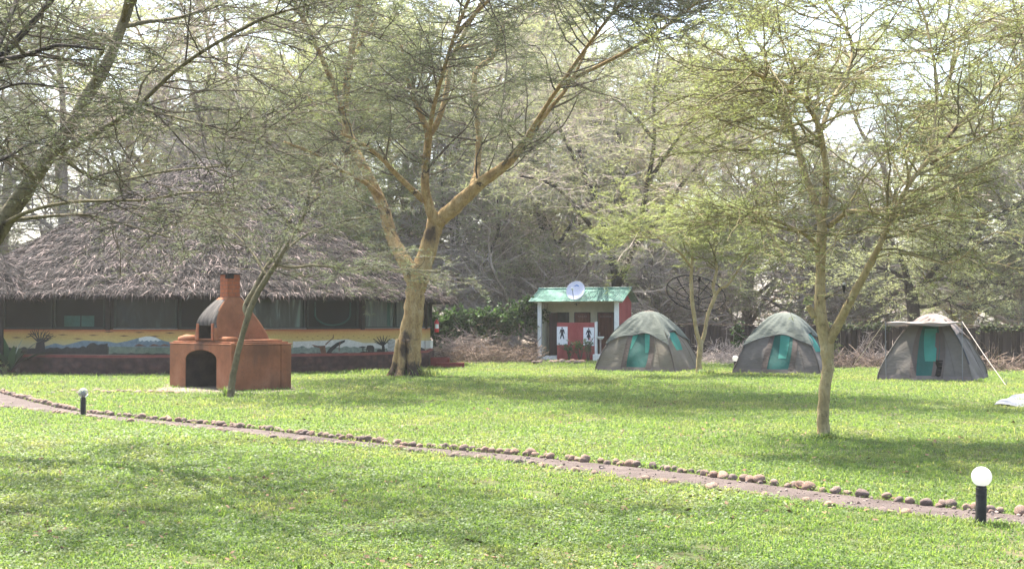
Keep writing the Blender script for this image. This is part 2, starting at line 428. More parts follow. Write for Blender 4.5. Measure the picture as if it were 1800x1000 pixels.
WOOD = 'tall acacias of the hazy wood behind the camp'
def build_trees():
    b = gnd(712, 661)
    hero_tree('fever_tree', 'stout yellow barked tree with a forked trunk and brown scars beside the thatched hut', 'tree', [
        [(712, 664, 30), (716, 640, 25.5), (719, 610, 21), (723, 580, 19.5), (728, 545, 17.5), (731, 510, 17), (737, 483, 19), (747, 452, 16), (760, 415, 15), (766, 385, 15)],
        [(729, 500, 14, 0), (716, 468, 13), (700, 440, 12, .3), (688, 415, 11, .6), (672, 360, 10, .9), (640, 294, 9, 1.2), (617, 250, 8.5, 1.5), (606, 200, 8, 1.6), (610, 147, 7, 1.4), (619, 84, 6, 1.2), (628, 30, 5, 1.), (634, -60, 3, .8)],
        [(766, 392, 13), (757, 370, 9, -.3), (748, 335, 8, -.5), (748, 290, 7, -.7), (753, 240, 7, -.9), (745, 215, 5.5, -1.2), (728, 175, 4.5, -1.5), (716, 140, 3.5, -1.8), (705, 80, 2.5, -2)],
        [(753, 242, 6, -.9), (770, 212, 5, -1), (784, 165, 5, -.8), (792, 110, 4, -.5), (808, 86, 3.6, -.3), (848, 78, 3, 0)],
        [(766, 392, 14), (785, 377, 13.5, -.2), (812, 352, 12.5, -.4), (845, 322, 10.5, -.6), (880, 297, 9, -.9), (905, 275, 7, -1.1), (928, 246, 5.5, -1.4), (960, 200, 4, -1.7), (1000, 150, 3, -2), (1030, 90, 2, -2.2)],
        [(744, 352, 6, -.3), (715, 325, 5, -.8), (690, 300, 4.5, -1.3), (672, 280, 4, -1.7), (640, 255, 3, -2.3), (600, 235, 2, -3)],
        [(830, 335, 8, -.5), (838, 300, 6, .5), (842, 250, 5.5, 1), (838, 200, 5, 1.3), (835, 130, 4.5, 1.6), (870, 95, 4, 1.8), (885, 40, 3, 2)],
        [(672, 350, 6, .9), (640, 320, 4, .3), (600, 300, 3, -.6), (550, 270, 2.5, -1.5), (500, 250, 2, -2.4)],
        [(748, 290, 5, -.7), (760, 200, 4, -3), (800, 60, 3.3, -6), (860, -80, 2.5, -9)],  # this and later boughs reach above the frame, added to shade the lawn
        [(905, 275, 5, -1.1), (985, 150, 3.6, -3.5), (1080, 20, 2.8, -6), (1180, -80, 2, -9)],
        [(985, 150, 3.6, -3.5), (1120, 80, 3, -6.5), (1260, -20, 2.4, -9.5), (1400, -120, 1.8, -12)],
        [(800, 60, 3.3, -6), (900, -40, 2.8, -9), (1020, -160, 2.2, -12)],
        [(606, 200, 6, 1.6), (560, 90, 4.5, -1), (500, -30, 3, -4.5), (440, -120, 2, -8)],
        [(630, 20, 4.5, 1), (645, -90, 4, 0), (700, -200, 3, -3), (800, -260, 2, -6)],
        [(800, 90, 3.6, -.4), (850, 0, 3, -2), (930, -90, 2.5, -5), (1040, -160, 2, -9)],
    ], 39.1, M['bark_scarred'], M['twig'], M['leaf_sage'], 420, (1.6, 4.4), 3700, (.7, 1.7), 17000, (.25, .6), 250000, (.125, .0135), b,
        weights=[.0, .9, 1.1, 1, 1, 1, 1, 1, 1.8, 1.8, 1.8, 1.8, 1.3, 1.3, 1.3], flare=.42, t_off=.3, flat1=.35)
    b = gnd(1447, 769)
    hero_tree('fever_tree', 'slender pale barked tree on the open lawn, forking low in front of the middle tent', 'tree', [
        [(1447, 772, 12.5), (1447, 750, 11), (1447, 715, 10.3), (1451, 675, 10.3), (1455, 640, 10.5), (1454, 612, 12), (1447, 580, 11.5), (1442, 548, 11), (1442, 500, 9), (1443, 450, 8.7), (1445, 400, 8.7), (1441, 375, 8.5)],
        [(1442, 380, 7.5), (1428, 342, 6.8, .1), (1415, 308, 6.3, .2), (1404, 265, 6, .35), (1393, 230, 5.5, .5), (1379, 192, 5, .7), (1362, 158, 4.4, .9), (1344, 142, 4, 1.1), (1300, 128, 3, 1.6), (1240, 140, 2, 2.2)],
        [(1443, 385, 7.5), (1451, 345, 6.3, -.1), (1452, 300, 5.8, -.2), (1446, 255, 5.4, -.3), (1436, 215, 5.2, -.5), (1418, 184, 5, -.7), (1398, 168, 4.6, -.9), (1375, 146, 4, -1.2), (1335, 133, 3.4, -1.6), (1290, 100, 2.2, -2.2)],
        [(1444, 228, 4.5, -.3), (1462, 180, 4, 0), (1488, 132, 3.6, .3), (1499, 88, 3.3, .5), (1484, 46, 2.8, .6), (1450, 0, 2.2, .7), (1420, -60, 1.6, .8)],
        [(1438, 446, 5), (1430, 425, 4, -.1), (1408, 408, 3.4, -.3), (1378, 394, 2.7, -.7), (1335, 378, 2.2, -1.2), (1280, 362, 1.6, -1.9)],
        [(1455, 604, 9.5), (1476, 566, 8, -.15), (1498, 522, 7.2, -.3), (1520, 482, 6.4, -.4), (1542, 440, 5.6, -.5), (1566, 388, 4.6, -.6), (1598, 324, 4.2, -.7), (1634, 279, 3.8, -.6), (1686, 219, 3.4, -.4), (1737, 168, 2.8, -.2), (1790, 115, 2, 0), (1850, 60, 1.5, .2)],
        [(1634, 280, 3.2, -.6), (1643, 220, 2.8, -.5), (1647, 150, 2.6, -.3), (1637, 85, 2.3, -.1), (1626, 34, 2, .1), (1608, -10, 1.6, .3)],
        [(1458, 398, 5), (1472, 386, 4.5, -.15), (1490, 373, 4, -.3), (1530, 372, 2.5, -.6), (1590, 380, 1.6, -1)],
        [(1640, 285, 3, -.6), (1700, 255, 2.4, -1), (1760, 225, 2, -1.4), (1830, 205, 1.5, -1.8)],
        [(1432, 556, 7), (1425, 545, 5.5), (1421, 537, 4.5)],
    ], 18.2, M['bark_pale'], M['twig_yellow'], M['leaf_fresh'], 230, (1.0, 3.2), 2300, (.35, 1.0), 10500, (.14, .36), 84000, (.072, .0075), b,
        weights=[.0, 1.2, 1.2, 1, 1.2, .8, 1, 1, 1, .0], flare=.085, t_off=.3, droop=.01, flat1=.35)
    # small leaning tree in front of the oven
    b = gnd(405, 698)
    hero_tree('acacia_sapling', 'thin leaning grey green tree standing right in front of the clay oven', 'tree', [
        [(405, 700, 7), (409, 665, 6), (417, 625, 5.4), (427, 585, 5.2), (435, 560, 5.5), (439, 545, 5.7), (452, 517, 5.2), (468, 490, 5), (486, 464, 4.6)],
        [(436, 556, 5), (431, 538, 4.5, .1), (447, 508, 4.2, .2), (468, 470, 3.6, .4), (485, 448, 3.2, .5), (500, 418, 2.4, .7), (512, 380, 1.8, 1)],
        [(484, 468, 4), (500, 440, 3.6, -.2), (520, 405, 3.2, -.4), (538, 368, 2.8, -.6), (548, 320, 2.2, -.8), (575, 270, 1.5, -1)],
        [(486, 464, 3), (512, 470, 2.6, -.3), (552, 467, 2.2, -.7), (620, 471, 1.8, -1), (700, 474, 1.2, -1.3), (775, 478, .8, -1.5)],
        [(500, 442, 2.6, -.2), (535, 415, 2, .2), (590, 392, 1.6, .6), (660, 380, 1, 1)],
        [(470, 488, 2.5, 0), (440, 440, 2, .6), (400, 400, 1.5, 1.2), (350, 370, 1, 1.8)],
    ], 28.1, M['bark_green'], M['twig'], M['leaf_sage'], 60, (.9, 2.6), 380, (.4, 1.0), 1700, (.15, .4), 26000, (.09, .010), b, weights=[.0, 1, 1.3, 1, 1, 1], flare=.07, t_off=.35, flat1=.3)
    # tree beside the left tent
    b = gnd(1228, 656)
    hero_tree('fever_tree', 'young twin stemmed tree growing between the left and middle tents', 'tree', [
        [(1228, 657, 5.5), (1229, 632, 4.8), (1231, 606, 5), (1225, 585, 3.6), (1220, 553, 3.4), (1216, 520, 3.4), (1215, 485, 3), (1217, 450, 2.4), (1210, 400, 1.8), (1200, 350, 1.2)],
        [(1231, 608, 4.2), (1238, 588, 3.5), (1243, 560, 3.2), (1249, 540, 3.2), (1257, 521, 3.4), (1254, 503, 3), (1260, 472, 2.5), (1255, 430, 2), (1270, 380, 1.4)],
        [(1257, 520, 3), (1266, 507, 2.4, -.2), (1280, 500, 2.1, -.4), (1298, 474, 1.8, -.7), (1320, 440, 1.3, -1)],
        [(1216, 470, 2.4), (1190, 440, 1.8, -.4), (1150, 415, 1.3, -.9), (1100, 400, .9, -1.4)],
    ], 41.0, M['bark_pale'], M['twig_yellow'], M['leaf_fresh'], 75, (1.0, 2.8), 480, (.5, 1.2), 2000, (.2, .5), 46000, (.12, .013), b, weights=[.9, 1, 1, 1], flare=.08, t_off=.74)
    # big leaning tree rising from outside the left edge
    b = gnd(-235, 790)
    hero_tree('fever_tree', 'large leaning tree slanting up across the left edge of the lawn', 'tree', [
        [(-235, 795, 30), (-190, 700, 25), (-120, 580, 21), (-55, 490, 18.5), (-5, 408, 17), (42, 338, 15), (88, 272, 13), (120, 228, 12), (150, 176, 11), (185, 118, 10), (207, 66, 9), (228, 10, 8), (240, -50, 6.5), (245, -150, 4)],
        [(112, 262, 6, .0), (150, 245, 5, -.3), (196, 218, 4.4, -.6), (245, 184, 4, -.9), (300, 132, 3.6, -1.2), (350, 95, 3.3, -1.5), (402, 64, 3, -1.8), (475, 28, 2.4, -2.1), (560, 5, 1.7, -2.4)],
        [(0, 398, 5), (50, 372, 3.6, -.5), (120, 356, 3, -1), (190, 353, 2.6, -1.4), (260, 351, 2, -1.8), (340, 338, 1.5, -2.2), (430, 345, 1, -2.6)],
        [(15, 388, 4, .3), (90, 380, 2.8, .8), (150, 378, 2.3, 1.2), (220, 395, 1.8, 1.6), (300, 418, 1.2, 2)],
        [(100, 258, 5, .3), (140, 300, 3.2, 1), (200, 318, 2.6, 1.6), (300, 300, 2, 2.2), (420, 290, 1.4, 2.8)],
        [(210, 50, 5, .2), (250, 40, 4, .6), (320, 30, 3, 1.1), (400, 5, 2.2, 1.6)],
        [(168, 145, 4.5, -.2), (168, 110, 3.5, -.5), (180, 80, 3, -.8), (120, 55, 2, -1.3), (40, 40, 1.5, -2)],
        [(60, 312, 5, -.2), (20, 270, 3.5, -.8), (-40, 240, 2.5, -1.4), (-120, 200, 1.8, -2)],
        [(205, 70, 5, 0), (175, 60, 3.6, .8), (120, 70, 2.5, 1.6), (40, 85, 1.6, 2.4)],
        [(228, 10, 7, 0), (300, -120, 5, -1.5), (450, -260, 4, -3.2), (700, -380, 3, -5), (950, -430, 2, -6.2)],  # this and the next boughs hang out of view, added for foreground shade
        [(216, 40, 6, 0), (260, -140, 4.5, -2), (360, -330, 3.4, -4), (480, -480, 2.2, -5.6)],
        [(240, -60, 5, 0), (380, -190, 4, -1), (620, -300, 3, -2.4), (900, -330, 2, -3.6)],
        [(140, 200, 4, -.3), (230, 190, 2.6, -1), (340, 215, 2, -1.8), (450, 240, 1.3, -2.4)],
    ], 16.4, M['bark_green'], M['twig'], M['leaf_sage'], 160, (1.0, 2.9), 1650, (.35, 1.0), 8000, (.14, .36), 72000, (.06, .0068), b, weights=[.1, 1, .55, .5, .8, 1, 1, .7, 1, .9, .9, .9, .8], flare=.2, t_off=.3, flat1=.3)
    # nearer tree whose dark boughs enter at the top left corner
    b = at(-330, 566, 13.0); b[2] = 0
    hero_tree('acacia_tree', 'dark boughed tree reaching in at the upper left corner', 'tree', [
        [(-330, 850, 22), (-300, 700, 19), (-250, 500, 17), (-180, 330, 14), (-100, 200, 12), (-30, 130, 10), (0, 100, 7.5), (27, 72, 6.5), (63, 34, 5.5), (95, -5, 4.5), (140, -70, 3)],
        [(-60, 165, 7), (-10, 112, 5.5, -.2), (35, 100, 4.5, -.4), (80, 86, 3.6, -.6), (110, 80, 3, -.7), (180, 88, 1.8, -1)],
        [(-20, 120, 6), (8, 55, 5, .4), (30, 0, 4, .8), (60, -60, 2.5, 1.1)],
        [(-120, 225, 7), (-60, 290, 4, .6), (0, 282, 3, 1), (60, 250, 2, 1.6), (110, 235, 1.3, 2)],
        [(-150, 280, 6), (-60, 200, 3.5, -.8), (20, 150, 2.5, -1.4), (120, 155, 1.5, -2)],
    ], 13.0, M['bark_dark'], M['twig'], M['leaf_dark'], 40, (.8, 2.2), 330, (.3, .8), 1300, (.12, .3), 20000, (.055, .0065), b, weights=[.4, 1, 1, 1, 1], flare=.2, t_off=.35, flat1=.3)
    # dark tree behind the right tent
    b = at(1606, 566, 58.0); b[2] = 0
    hero_tree('acacia_tree', 'dark spreading acacia with drooping boughs behind the tent with the awning', 'tree', [
        [(1606, 640, 13), (1606, 590, 12), (1605, 545, 11), (1602, 520, 11), (1596, 497, 7), (1588, 465, 5), (1570, 430, 4), (1540, 405, 3)],
        [(1603, 525, 8), (1614, 505, 7), (1632, 486, 6.5, -.5), (1650, 465, 5.5, -1), (1690, 440, 4, -1.5), (1740, 425, 3, -2), (1800, 430, 2, -2.5)],
        [(1625, 493, 5), (1660, 490, 4, 1), (1690, 500, 3.2, 1.5), (1730, 495, 2.6, 2), (1790, 505, 1.8, 2.5)],
        [(1610, 540, 4), (1640, 537, 3.2, -.5), (1665, 528, 2.8, -1), (1690, 540, 2.2, -1.4), (1740, 548, 1.5, -1.8)],
        [(1650, 466, 4.5, -1), (1655, 430, 3.5, -.5), (1640, 395, 3, 0), (1650, 350, 2, .4)],
        [(1598, 500, 5), (1570, 478, 3.4, -.8), (1530, 470, 2.5, -1.5), (1490, 480, 1.6, -2)],
        [(1690, 442, 3.5, -1.5), (1720, 400, 2.6, -1), (1770, 370, 2, -.4), (1820, 350, 1.5, 0)],
    ], 58.0, M['bark_dark'], M['twig_dark'], M['leaf_back'], 120, (1.5, 4.2), 1000, (.7, 1.8), 4200, (.3, .7), 40000, (.17, .022), b, weights=[.3, 1, 1, 1, 1, 1, 1], flare=.2, t_off=.3, droop=.03)
    b = at(1086, 566, 61.0); b[2] = 0
    hero_tree('acacia_tree', 'dark trunked acacia trailing bare mauve twigs over the toilet roof and the left tent', 'tree', [
        [(1086, 632, 11), (1086, 590, 9), (1085, 540, 8), (1083, 500, 8), (1078, 465, 7), (1068, 420, 6), (1050, 360, 5), (1025, 290, 4), (1010, 220, 3)],
        [(1084, 505, 7), (1100, 470, 6, -1), (1118, 420, 5, -2.5), (1135, 340, 4.5, -4.5), (1150, 250, 3.6, -6.5), (1150, 170, 2.8, -8), (1160, 90, 2, -9)],
        [(1112, 440, 5, -2), (1160, 380, 4, -4), (1210, 310, 3.2, -6), (1260, 260, 2.5, -8), (1310, 240, 1.8, -9.5)],
        [(1072, 440, 5), (1040, 400, 4, -2.5), (1000, 350, 3.2, -5), (960, 320, 2.5, -7), (915, 310, 1.8, -9)],
        [(1062, 400, 5), (1090, 330, 4, 1.5), (1120, 260, 3.2, 2.5), (1190, 200, 2.5, 3), (1250, 170, 1.8, 3)],
        [(1140, 320, 4, -5), (1180, 260, 3.2, -7), (1230, 190, 2.6, -9), (1280, 150, 2, -10.5)],
        [(1040, 335, 4.5, 0), (1000, 260, 3.4, -2), (970, 190, 2.6, -4), (950, 110, 2, -5)],
        [(1150, 245, 3.4, -6.5), (1100, 190, 2.8, -8), (1050, 160, 2.2, -10), (1000, 150, 1.8, -11)],
    ], 61.0, M['bark_dark'], M['twig_mauve'], M['leaf_back'], 210, (1.8, 4.6), 2300, (.8, 2.1), 11000, (.3, .8), 52000, (.17, .018), b, weights=[.3, 1, 1, 1, 1, 1, 1, 1], flare=.2, t_off=.3, droop=.05)
    # the wood -------------------------------------------------------
    T = [
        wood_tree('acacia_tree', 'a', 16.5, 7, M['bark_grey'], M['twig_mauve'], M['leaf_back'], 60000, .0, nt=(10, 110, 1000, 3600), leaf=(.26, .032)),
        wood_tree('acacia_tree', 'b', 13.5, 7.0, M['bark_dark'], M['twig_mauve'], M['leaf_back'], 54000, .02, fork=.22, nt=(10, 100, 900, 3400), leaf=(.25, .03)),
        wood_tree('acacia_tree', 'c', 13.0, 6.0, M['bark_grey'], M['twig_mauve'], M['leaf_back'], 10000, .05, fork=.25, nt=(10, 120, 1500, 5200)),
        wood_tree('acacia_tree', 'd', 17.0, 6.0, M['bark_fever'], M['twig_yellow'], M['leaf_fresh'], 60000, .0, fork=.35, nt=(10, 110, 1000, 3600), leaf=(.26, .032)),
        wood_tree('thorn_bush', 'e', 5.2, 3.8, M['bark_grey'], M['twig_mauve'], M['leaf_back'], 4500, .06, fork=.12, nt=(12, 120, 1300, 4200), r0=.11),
    ]
    KIND = ['tall grey trunked feathery acacia', 'broad dark trunked acacia', 'drooping acacia with bare mauve twigs', 'tall yellow barked tree with fresh crown', 'low grey thorn thicket of bare twigs']
    # (px, depth, template, scale, spin, where)
    spots = [
        (812, 66, 1, .95, .4, 'behind the vine covered hedge, left of the toilet block'),
        (905, 64, 2, 1.0, 1.3, 'just left of and behind the toilet block'),
        (960, 72, 1, 1.05, 2.2, 'right behind the green toilet roof'),
        (1088, 71, 1, 1.0, 3.1, 'behind the right end of the toilet roof'),
        (1165, 74, 2, 1.0, .9, 'behind the left tent'),
        (1310, 72, 2, .95, 4.0, 'behind the middle tent'),
        (1430, 70, 0, .9, 5.0, 'behind the slender lawn tree'),
        (1540, 74, 2, 1.0, 2.6, 'between the middle and awning tents'),
        (1700, 68, 3, .95, 1.1, 'behind the awning tent, to its right'),
        (1800, 60, 0, 1.0, 3.6, 'at the right edge behind the fence'),
        (1880, 66, 1, 1.05, .2, 'past the right edge behind the fence'),
        (720, 72, 0, 1.0, .7, 'behind the right side of the thatched roof'),
        (655, 66, 3, 1.0, 1.9, 'behind the right slope of the thatched roof'),
        (560, 74, 2, 1.05, 2.9, 'above the right slope of the thatched roof'),
        (450, 68, 1, 1.0, 3.9, 'behind the top of the thatched roof'),
        (340, 66, 2, 1.1, 4.8, 'behind the peak of the thatched roof'),
        (230, 70, 2, 1.05, 5.7, 'behind the left slope of the thatched roof'),
        (120, 66, 0, 1.0, 1.5, 'behind the far left of the thatched roof'),
        (10, 70, 2, 1.1, 2.4, 'at the left edge behind the hut'),
        (-90, 64, 1, 1.0, 3.3, 'past the left edge behind the hut'),
    ]
    spots += [(410, 82, 0, 1.3, 2.0, 'towering above the peak of the hut roof'), (545, 86, 3, 1.25, 4.1, 'far behind the left boughs of the stout tree'), (880, 84, 0, 1.28, 5.2, 'towering far behind the hedge, left of the toilets'), (1010, 90, 0, 1.3, .5, 'towering far behind the toilet roof'), (1240, 86, 3, 1.2, 2.8, 'towering far behind the left tent'), (280, 80, 3, 1.15, 1.2, 'towering behind the left roof slope')]
    used = set()
    def put(k, px, d, s, rz, label, group):
        if k in used: o = copy_tree(T[k])
        else: o = T[k]; used.add(k)
        p = at(px, 566, d)
        o.location = (p[0], p[1], 0); o.scale = (s, s, s); o.rotation_euler = (0, 0, rz)
        tag(o, label, 'tree', group)
        if k == 4: o['category'] = 'bush'
    for px, d, k, s, rz, w in spots:
        put(k, px, d, s * 1.14, rz, KIND[k] + ' ' + w, WOOD)
    n = 0
    for d, step, sc in ((95, 200, 1.2), (130, 330, 1.3)):
        for px in range(-120, 1960, step):
            k = [0, 2, 3, 1, 0, 2, 1][n % 7]; n += 1
            if 1480 < px < 1660 and d < 140: sc2 = sc * .8
            else: sc2 = sc
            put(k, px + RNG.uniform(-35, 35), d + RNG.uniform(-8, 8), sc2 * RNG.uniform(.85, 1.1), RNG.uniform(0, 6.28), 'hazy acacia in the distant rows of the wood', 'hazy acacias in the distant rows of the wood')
    for px, d, s, w in ((790, 58, 1., 'behind the left end of the vine hedge'), (870, 60, 1.1, 'behind the middle of the vine hedge'), (1150, 60, .9, 'behind the plank fence left of the wire dish'),
                        (1290, 60, 1.1, 'behind the plank fence right of the wire dish'), (1400, 62, 1.2, 'behind the fence right of the middle tent'), (1500, 64, 1.1, 'behind the fence left of the awning tent'),
                        (1700, 60, .9, 'behind the fence right of the awning tent'), (1790, 60, 1., 'behind the fence at the right edge'), (1010, 64, 1., 'behind the toilet block')):
        put(4, px, d + 8, s * 1.1, RNG.uniform(0, 6), KIND[4] + ' ' + w, 'thorn thickets behind the fence')
# ------------------------------------------------------------------ lawn, path, stones
FAR = [(0, 690), (30, 698), (80, 711), (150, 725), (240, 735), (345, 744), (470, 756), (600, 772), (740, 786), (880, 797), (1000, 809), (1120, 821), (1220, 833), (1330, 849), (1440, 864), (1520, 874), (1620, 887), (1690, 895), (1790, 905)]
NEAR = [(0, 716), (100, 726), (180, 736), (250, 744), (350, 755), (480, 770), (560, 779), (690, 788), (770, 799), (860, 808), (935, 817), (1010, 829), (1100, 841), (1200, 852), (1320, 869), (1400, 881), (1500, 894), (1640, 909), (1726, 917), (1790, 923)]
def ext(L):
    L = [(-700, L[0][1] - 40 if L is FAR else L[0][1] - 18)] + L + [(2500, L[-1][1] + 95)]
    return np.array(L, float)
FARX, NEARX = ext(FAR), ext(NEAR)
COLS = np.unique(np.concatenate([np.arange(-700, 2501, 20)]))
FY = np.interp(COLS, FARX[:, 0], FARX[:, 1]); NY = np.interp(COLS, NEARX[:, 0], NEARX[:, 1])

def build_ground():
    m = N('soil_ground'); v = m.coord()
    a = m.noise(v, .35, 6, .6); b = m.noise(v, 9, 6, .7)
    c = m.ramp(a, [(.38, (.055, .085, .022)), (.5, (.07, .095, .03)), (.64, (.10, .09, .045))])
    c = m.mix(m.ramp(b, [(.42, (0, 0, 0)), (.7, (1, 1, 1))]), c, (.095, .068, .042))
    sp = m.n('SeparateXYZ'); m.link(v, sp.inputs[0]); e = m.math('ADD', sp.outputs[1], m.math('MULTIPLY', a, 4.0))
    mr = m.n('MapRange'); mr.inputs['From Min'].default_value = 57; mr.inputs['From Max'].default_value = 60; m.link(e, mr.inputs['Value'])
    c = m.mix(mr.outputs[0], c, m.ramp(b, [(.35, (.15, .12, .092)), (.65, (.25, .205, .165))]))
    M['ground'] = m.finish(c, .95, .1, b, .6, .03)
    g = G(); n = 60
    xs = np.linspace(-320, 320, n); ys = np.linspace(-40, 560, n)
    X, Y = np.meshgrid(xs, ys, indexing='ij')
    g.grid(np.stack([X, Y, 0 * X], -1))
    g.build('ground', M['ground'], None, (0, 0, 0), kind='structure')
    M['path'] = rough_mat('path_earth', (.062, .046, .040), (.098, .076, .067), 2.2, .95, .7, .03, c3=(.14, .112, .10), fine=60)
    g = G()
    P = np.array([[gnd(x, y, .004) for x, y in zip(COLS, yy)] for yy in (FY, .5 * (FY + NY), NY)])
    g.grid(P)
    g.build('path', M['path'], None, (0, 0, 0), kind='structure')
    M['apron'] = rough_mat('dry_earth', (.11, .085, .068), (.17, .135, .11), 2.5, .95, .5, .02, fine=50)
    g = G()
    out = [(262, 689), (285, 680), (305, 672), (420, 668), (525, 678), (526, 685), (470, 691), (410, 693), (330, 691)]
    pts = smooth_line(np.array([gnd(x, y, .004) for x, y in out + out[:1]]), 40)[:-1]
    g.add(pts, [list(range(len(pts)))])
    g.build('earth_apron', M['apron'], None, (0, 0, 0), kind='structure')
    g = G()
    out = [(0, 662), (40, 654), (110, 652), (118, 648), (40, 642), (-60, 645), (-60, 664)]
    pts = smooth_line(np.array([gnd(x, y, .004) for x, y in out + out[:1]]), 40)[:-1]
    g.add(pts, [list(range(len(pts)))]).build('flower_bed', M['path'], None, (0, 0, 0), kind='structure')

HUT_C = np.array([-11.6, 49.05, 0.]); HUT_R = 8.7
def clear(x, y):
    """True where grass may grow"""
    px, py = project(np.stack([x, y, 0 * x], -1))
    fy = np.interp(px, FARX[:, 0], FARX[:, 1]); ny = np.interp(px, NEARX[:, 0], NEARX[:, 1])
    edge = RNG.exponential(.7, len(x)); ok = ~((py > fy - .5 + edge) & (py < ny - .5 - edge * 1.6))
    ok &= np.hypot(x - HUT_C[0], y - HUT_C[1]) > HUT_R + .4
    u = (x - OV[0]) * OB[0] + (y - OV[1]) * OB[1]; w = (x - OV[0]) * OA[0] + (y - OV[1]) * OA[1]
    ok &= ~((u > -.12) & (u < 1.75) & (w > -.12) & (w < 3.25))
    for cx, cy, rz, s in TENTS:
        c, sn = math.cos(rz), math.sin(rz)
        u = (x - cx) * c + (y - cy) * sn; w = -(x - cx) * sn + (y - cy) * c
        ok &= ~((np.abs(u) < s - .02) & (np.abs(w) < s - .02))
    ap = ((px > 275) & (px < 410) & (py > 681) & (py < 690))
    ok &= ~(ap & (RNG.random(len(x)) < .85))
    ok &= ~((px < 115) & (py < 655) & (px > -80))
    return ok

def build_grass():
    m = N('grass_blade'); tc = m.n('TexCoord'); ps = tc.outputs['Object']
    big = m.noise(ps, .22, 5, .6); mid = m.noise(ps, 1.7, 5, .65)
    c = m.ramp(m.var(), [(0, (.050, .088, .022)), (.45, (.086, .138, .033)), (.85, (.136, .19, .052)), (1, (.24, .24, .10))])
    dry = m.ramp(m.math('ADD', m.math('MULTIPLY', big, .6), m.math('MULTIPLY', mid, .5)), [(.53, (0, 0, 0)), (.70, (.6, .6, .6))])
    c2 = m.ramp(m.var(), [(0, (.10, .10, .035)), (.5, (.19, .18, .07)), (1, (.36, .30, .16))])
    c = m.mix(dry, c, c2)
    tcol = m.mix(1.0, c, (2.05, 2.05, 1.3), 'MULTIPLY')
    M['grass'] = m.finish(c, .55, .3, trans=.45, tcol=tcol)
    NB = 1150000
    d = np.exp(RNG.uniform(np.log(7.0), np.log(60.0), NB))
    x = RNG.uniform(-.53, .53, NB) * d + RNG.uniform(-1.8, 1.8, NB)
    # clumps: thin out by a cheap noise made of sines
    cl = np.sin(x * 7.1 + 3 * np.sin(d * 2.3)) * np.sin(d * 6.3 + 2 * np.sin(x * 1.9)) + .5 * np.sin(x * 17 + d * 13)
    pt = np.sin(x * 2.3 + 2 * np.sin(d * 1.1)) + np.sin(d * 3.1 + 1.7 * np.sin(x * 3.3)) + np.sin(x * 5.7 - d * 4.1) * .8 + np.sin(x * 13 + d * 9) * .5
    keep = (RNG.random(NB) < (.80 + .20 * cl) * np.clip(1.0 - (pt - 1.75) * 1.3, .12, 1)) & clear(x, d)
    x, y, cl = x[keep], d[keep], cl[keep]; n = len(x)
    s = (y / 9.0) ** .47
    L = RNG.uniform(.016, .048, n) * s * (1 + .25 * cl); L *= np.where(RNG.random(n) < .04, 1.6, 1.0)
    W = RNG.uniform(.0045, .0095, n) * s * 1.15
    a = RNG.uniform(0, 2 * np.pi, n); lean = RNG.uniform(.3, 1.45, n)
    hd = np.stack([np.cos(a), np.sin(a), 0 * a], -1)
    sd = np.stack([-np.sin(a), np.cos(a), 0 * a], -1)
    sd = nrm(sd + RNG.normal(size=(n, 3)) * .25)
    b = np.stack([x, y, np.full(n, -.004)], -1)
    up = np.array([0, 0, 1.0])
    m1 = b + (hd * (np.sin(lean) * .35)[:, None] + up * (np.cos(lean * .6) * .6)[:, None]) * L[:, None]
    tp = m1 + (hd * np.sin(lean * 1.25)[:, None] + up * (np.cos(lean * 1.25) * .55)[:, None]) * (L * .6)[:, None]
    h = (W * .5)[:, None]
    V = np.stack([b - sd * h, b + sd * h, m1 + sd * h * .85, m1 - sd * h * .85, tp], 1)
    k = np.arange(n)[:, None] * 5
    vv = np.clip(.5 + .19 * RNG.normal(size=n) + .08 * cl, 0, 1)
    g = G()
    g.add(V.reshape(-1, 3), k + np.array([[0, 1, 2, 3]]), 0, vv)
    g.I.append((k + np.array([[3, 2, 4]])).ravel()); g.C.append(np.full(n, 3)); g.M.append(np.zeros(n, np.int32)); g.A.append(vv.astype(np.float32))
    n = 170000; d = np.exp(RNG.uniform(np.log(7.0), np.log(20.0), n)); x = RNG.uniform(-.52, .52, n) * d - 1.0   # small round leaved ground cover
    cv = np.sin(x * 1.1 + 1.3 * np.sin(d * .8)) + np.sin(d * 1.9 - x * .7) - .22 * (x + 1); kp = (cv > RNG.normal(size=n) * .8) & clear(x, d); x, d = x[kp], d[kp]; n = len(x)
    a = RNG.uniform(0, 6.28, n); D = nrm(np.stack([np.cos(a), np.sin(a), RNG.normal(size=n) * .35], -1)); S = nrm(np.stack([-np.sin(a), np.cos(a), RNG.normal(size=n) * .35], -1))
    l = (RNG.uniform(.008, .017, n) * (d / 9) ** .5)[:, None]; p = np.stack([x, d, RNG.uniform(.012, .045, n)], -1)
    V = np.stack([p - D * l, p - D * l * .2 + S * l * .65, p + D * l, p - D * l * .2 - S * l * .65], 1)
    g.add(V.reshape(-1, 3), np.arange(n * 4).reshape(n, 4), 0, np.clip(.45 + .2 * RNG.normal(size=n), 0, 1))
    g.build('lawn_grass', M['grass'], None, (0, 0, 0), label='short green lawn grass with dry yellowish patches', cat='grass', kind='stuff')

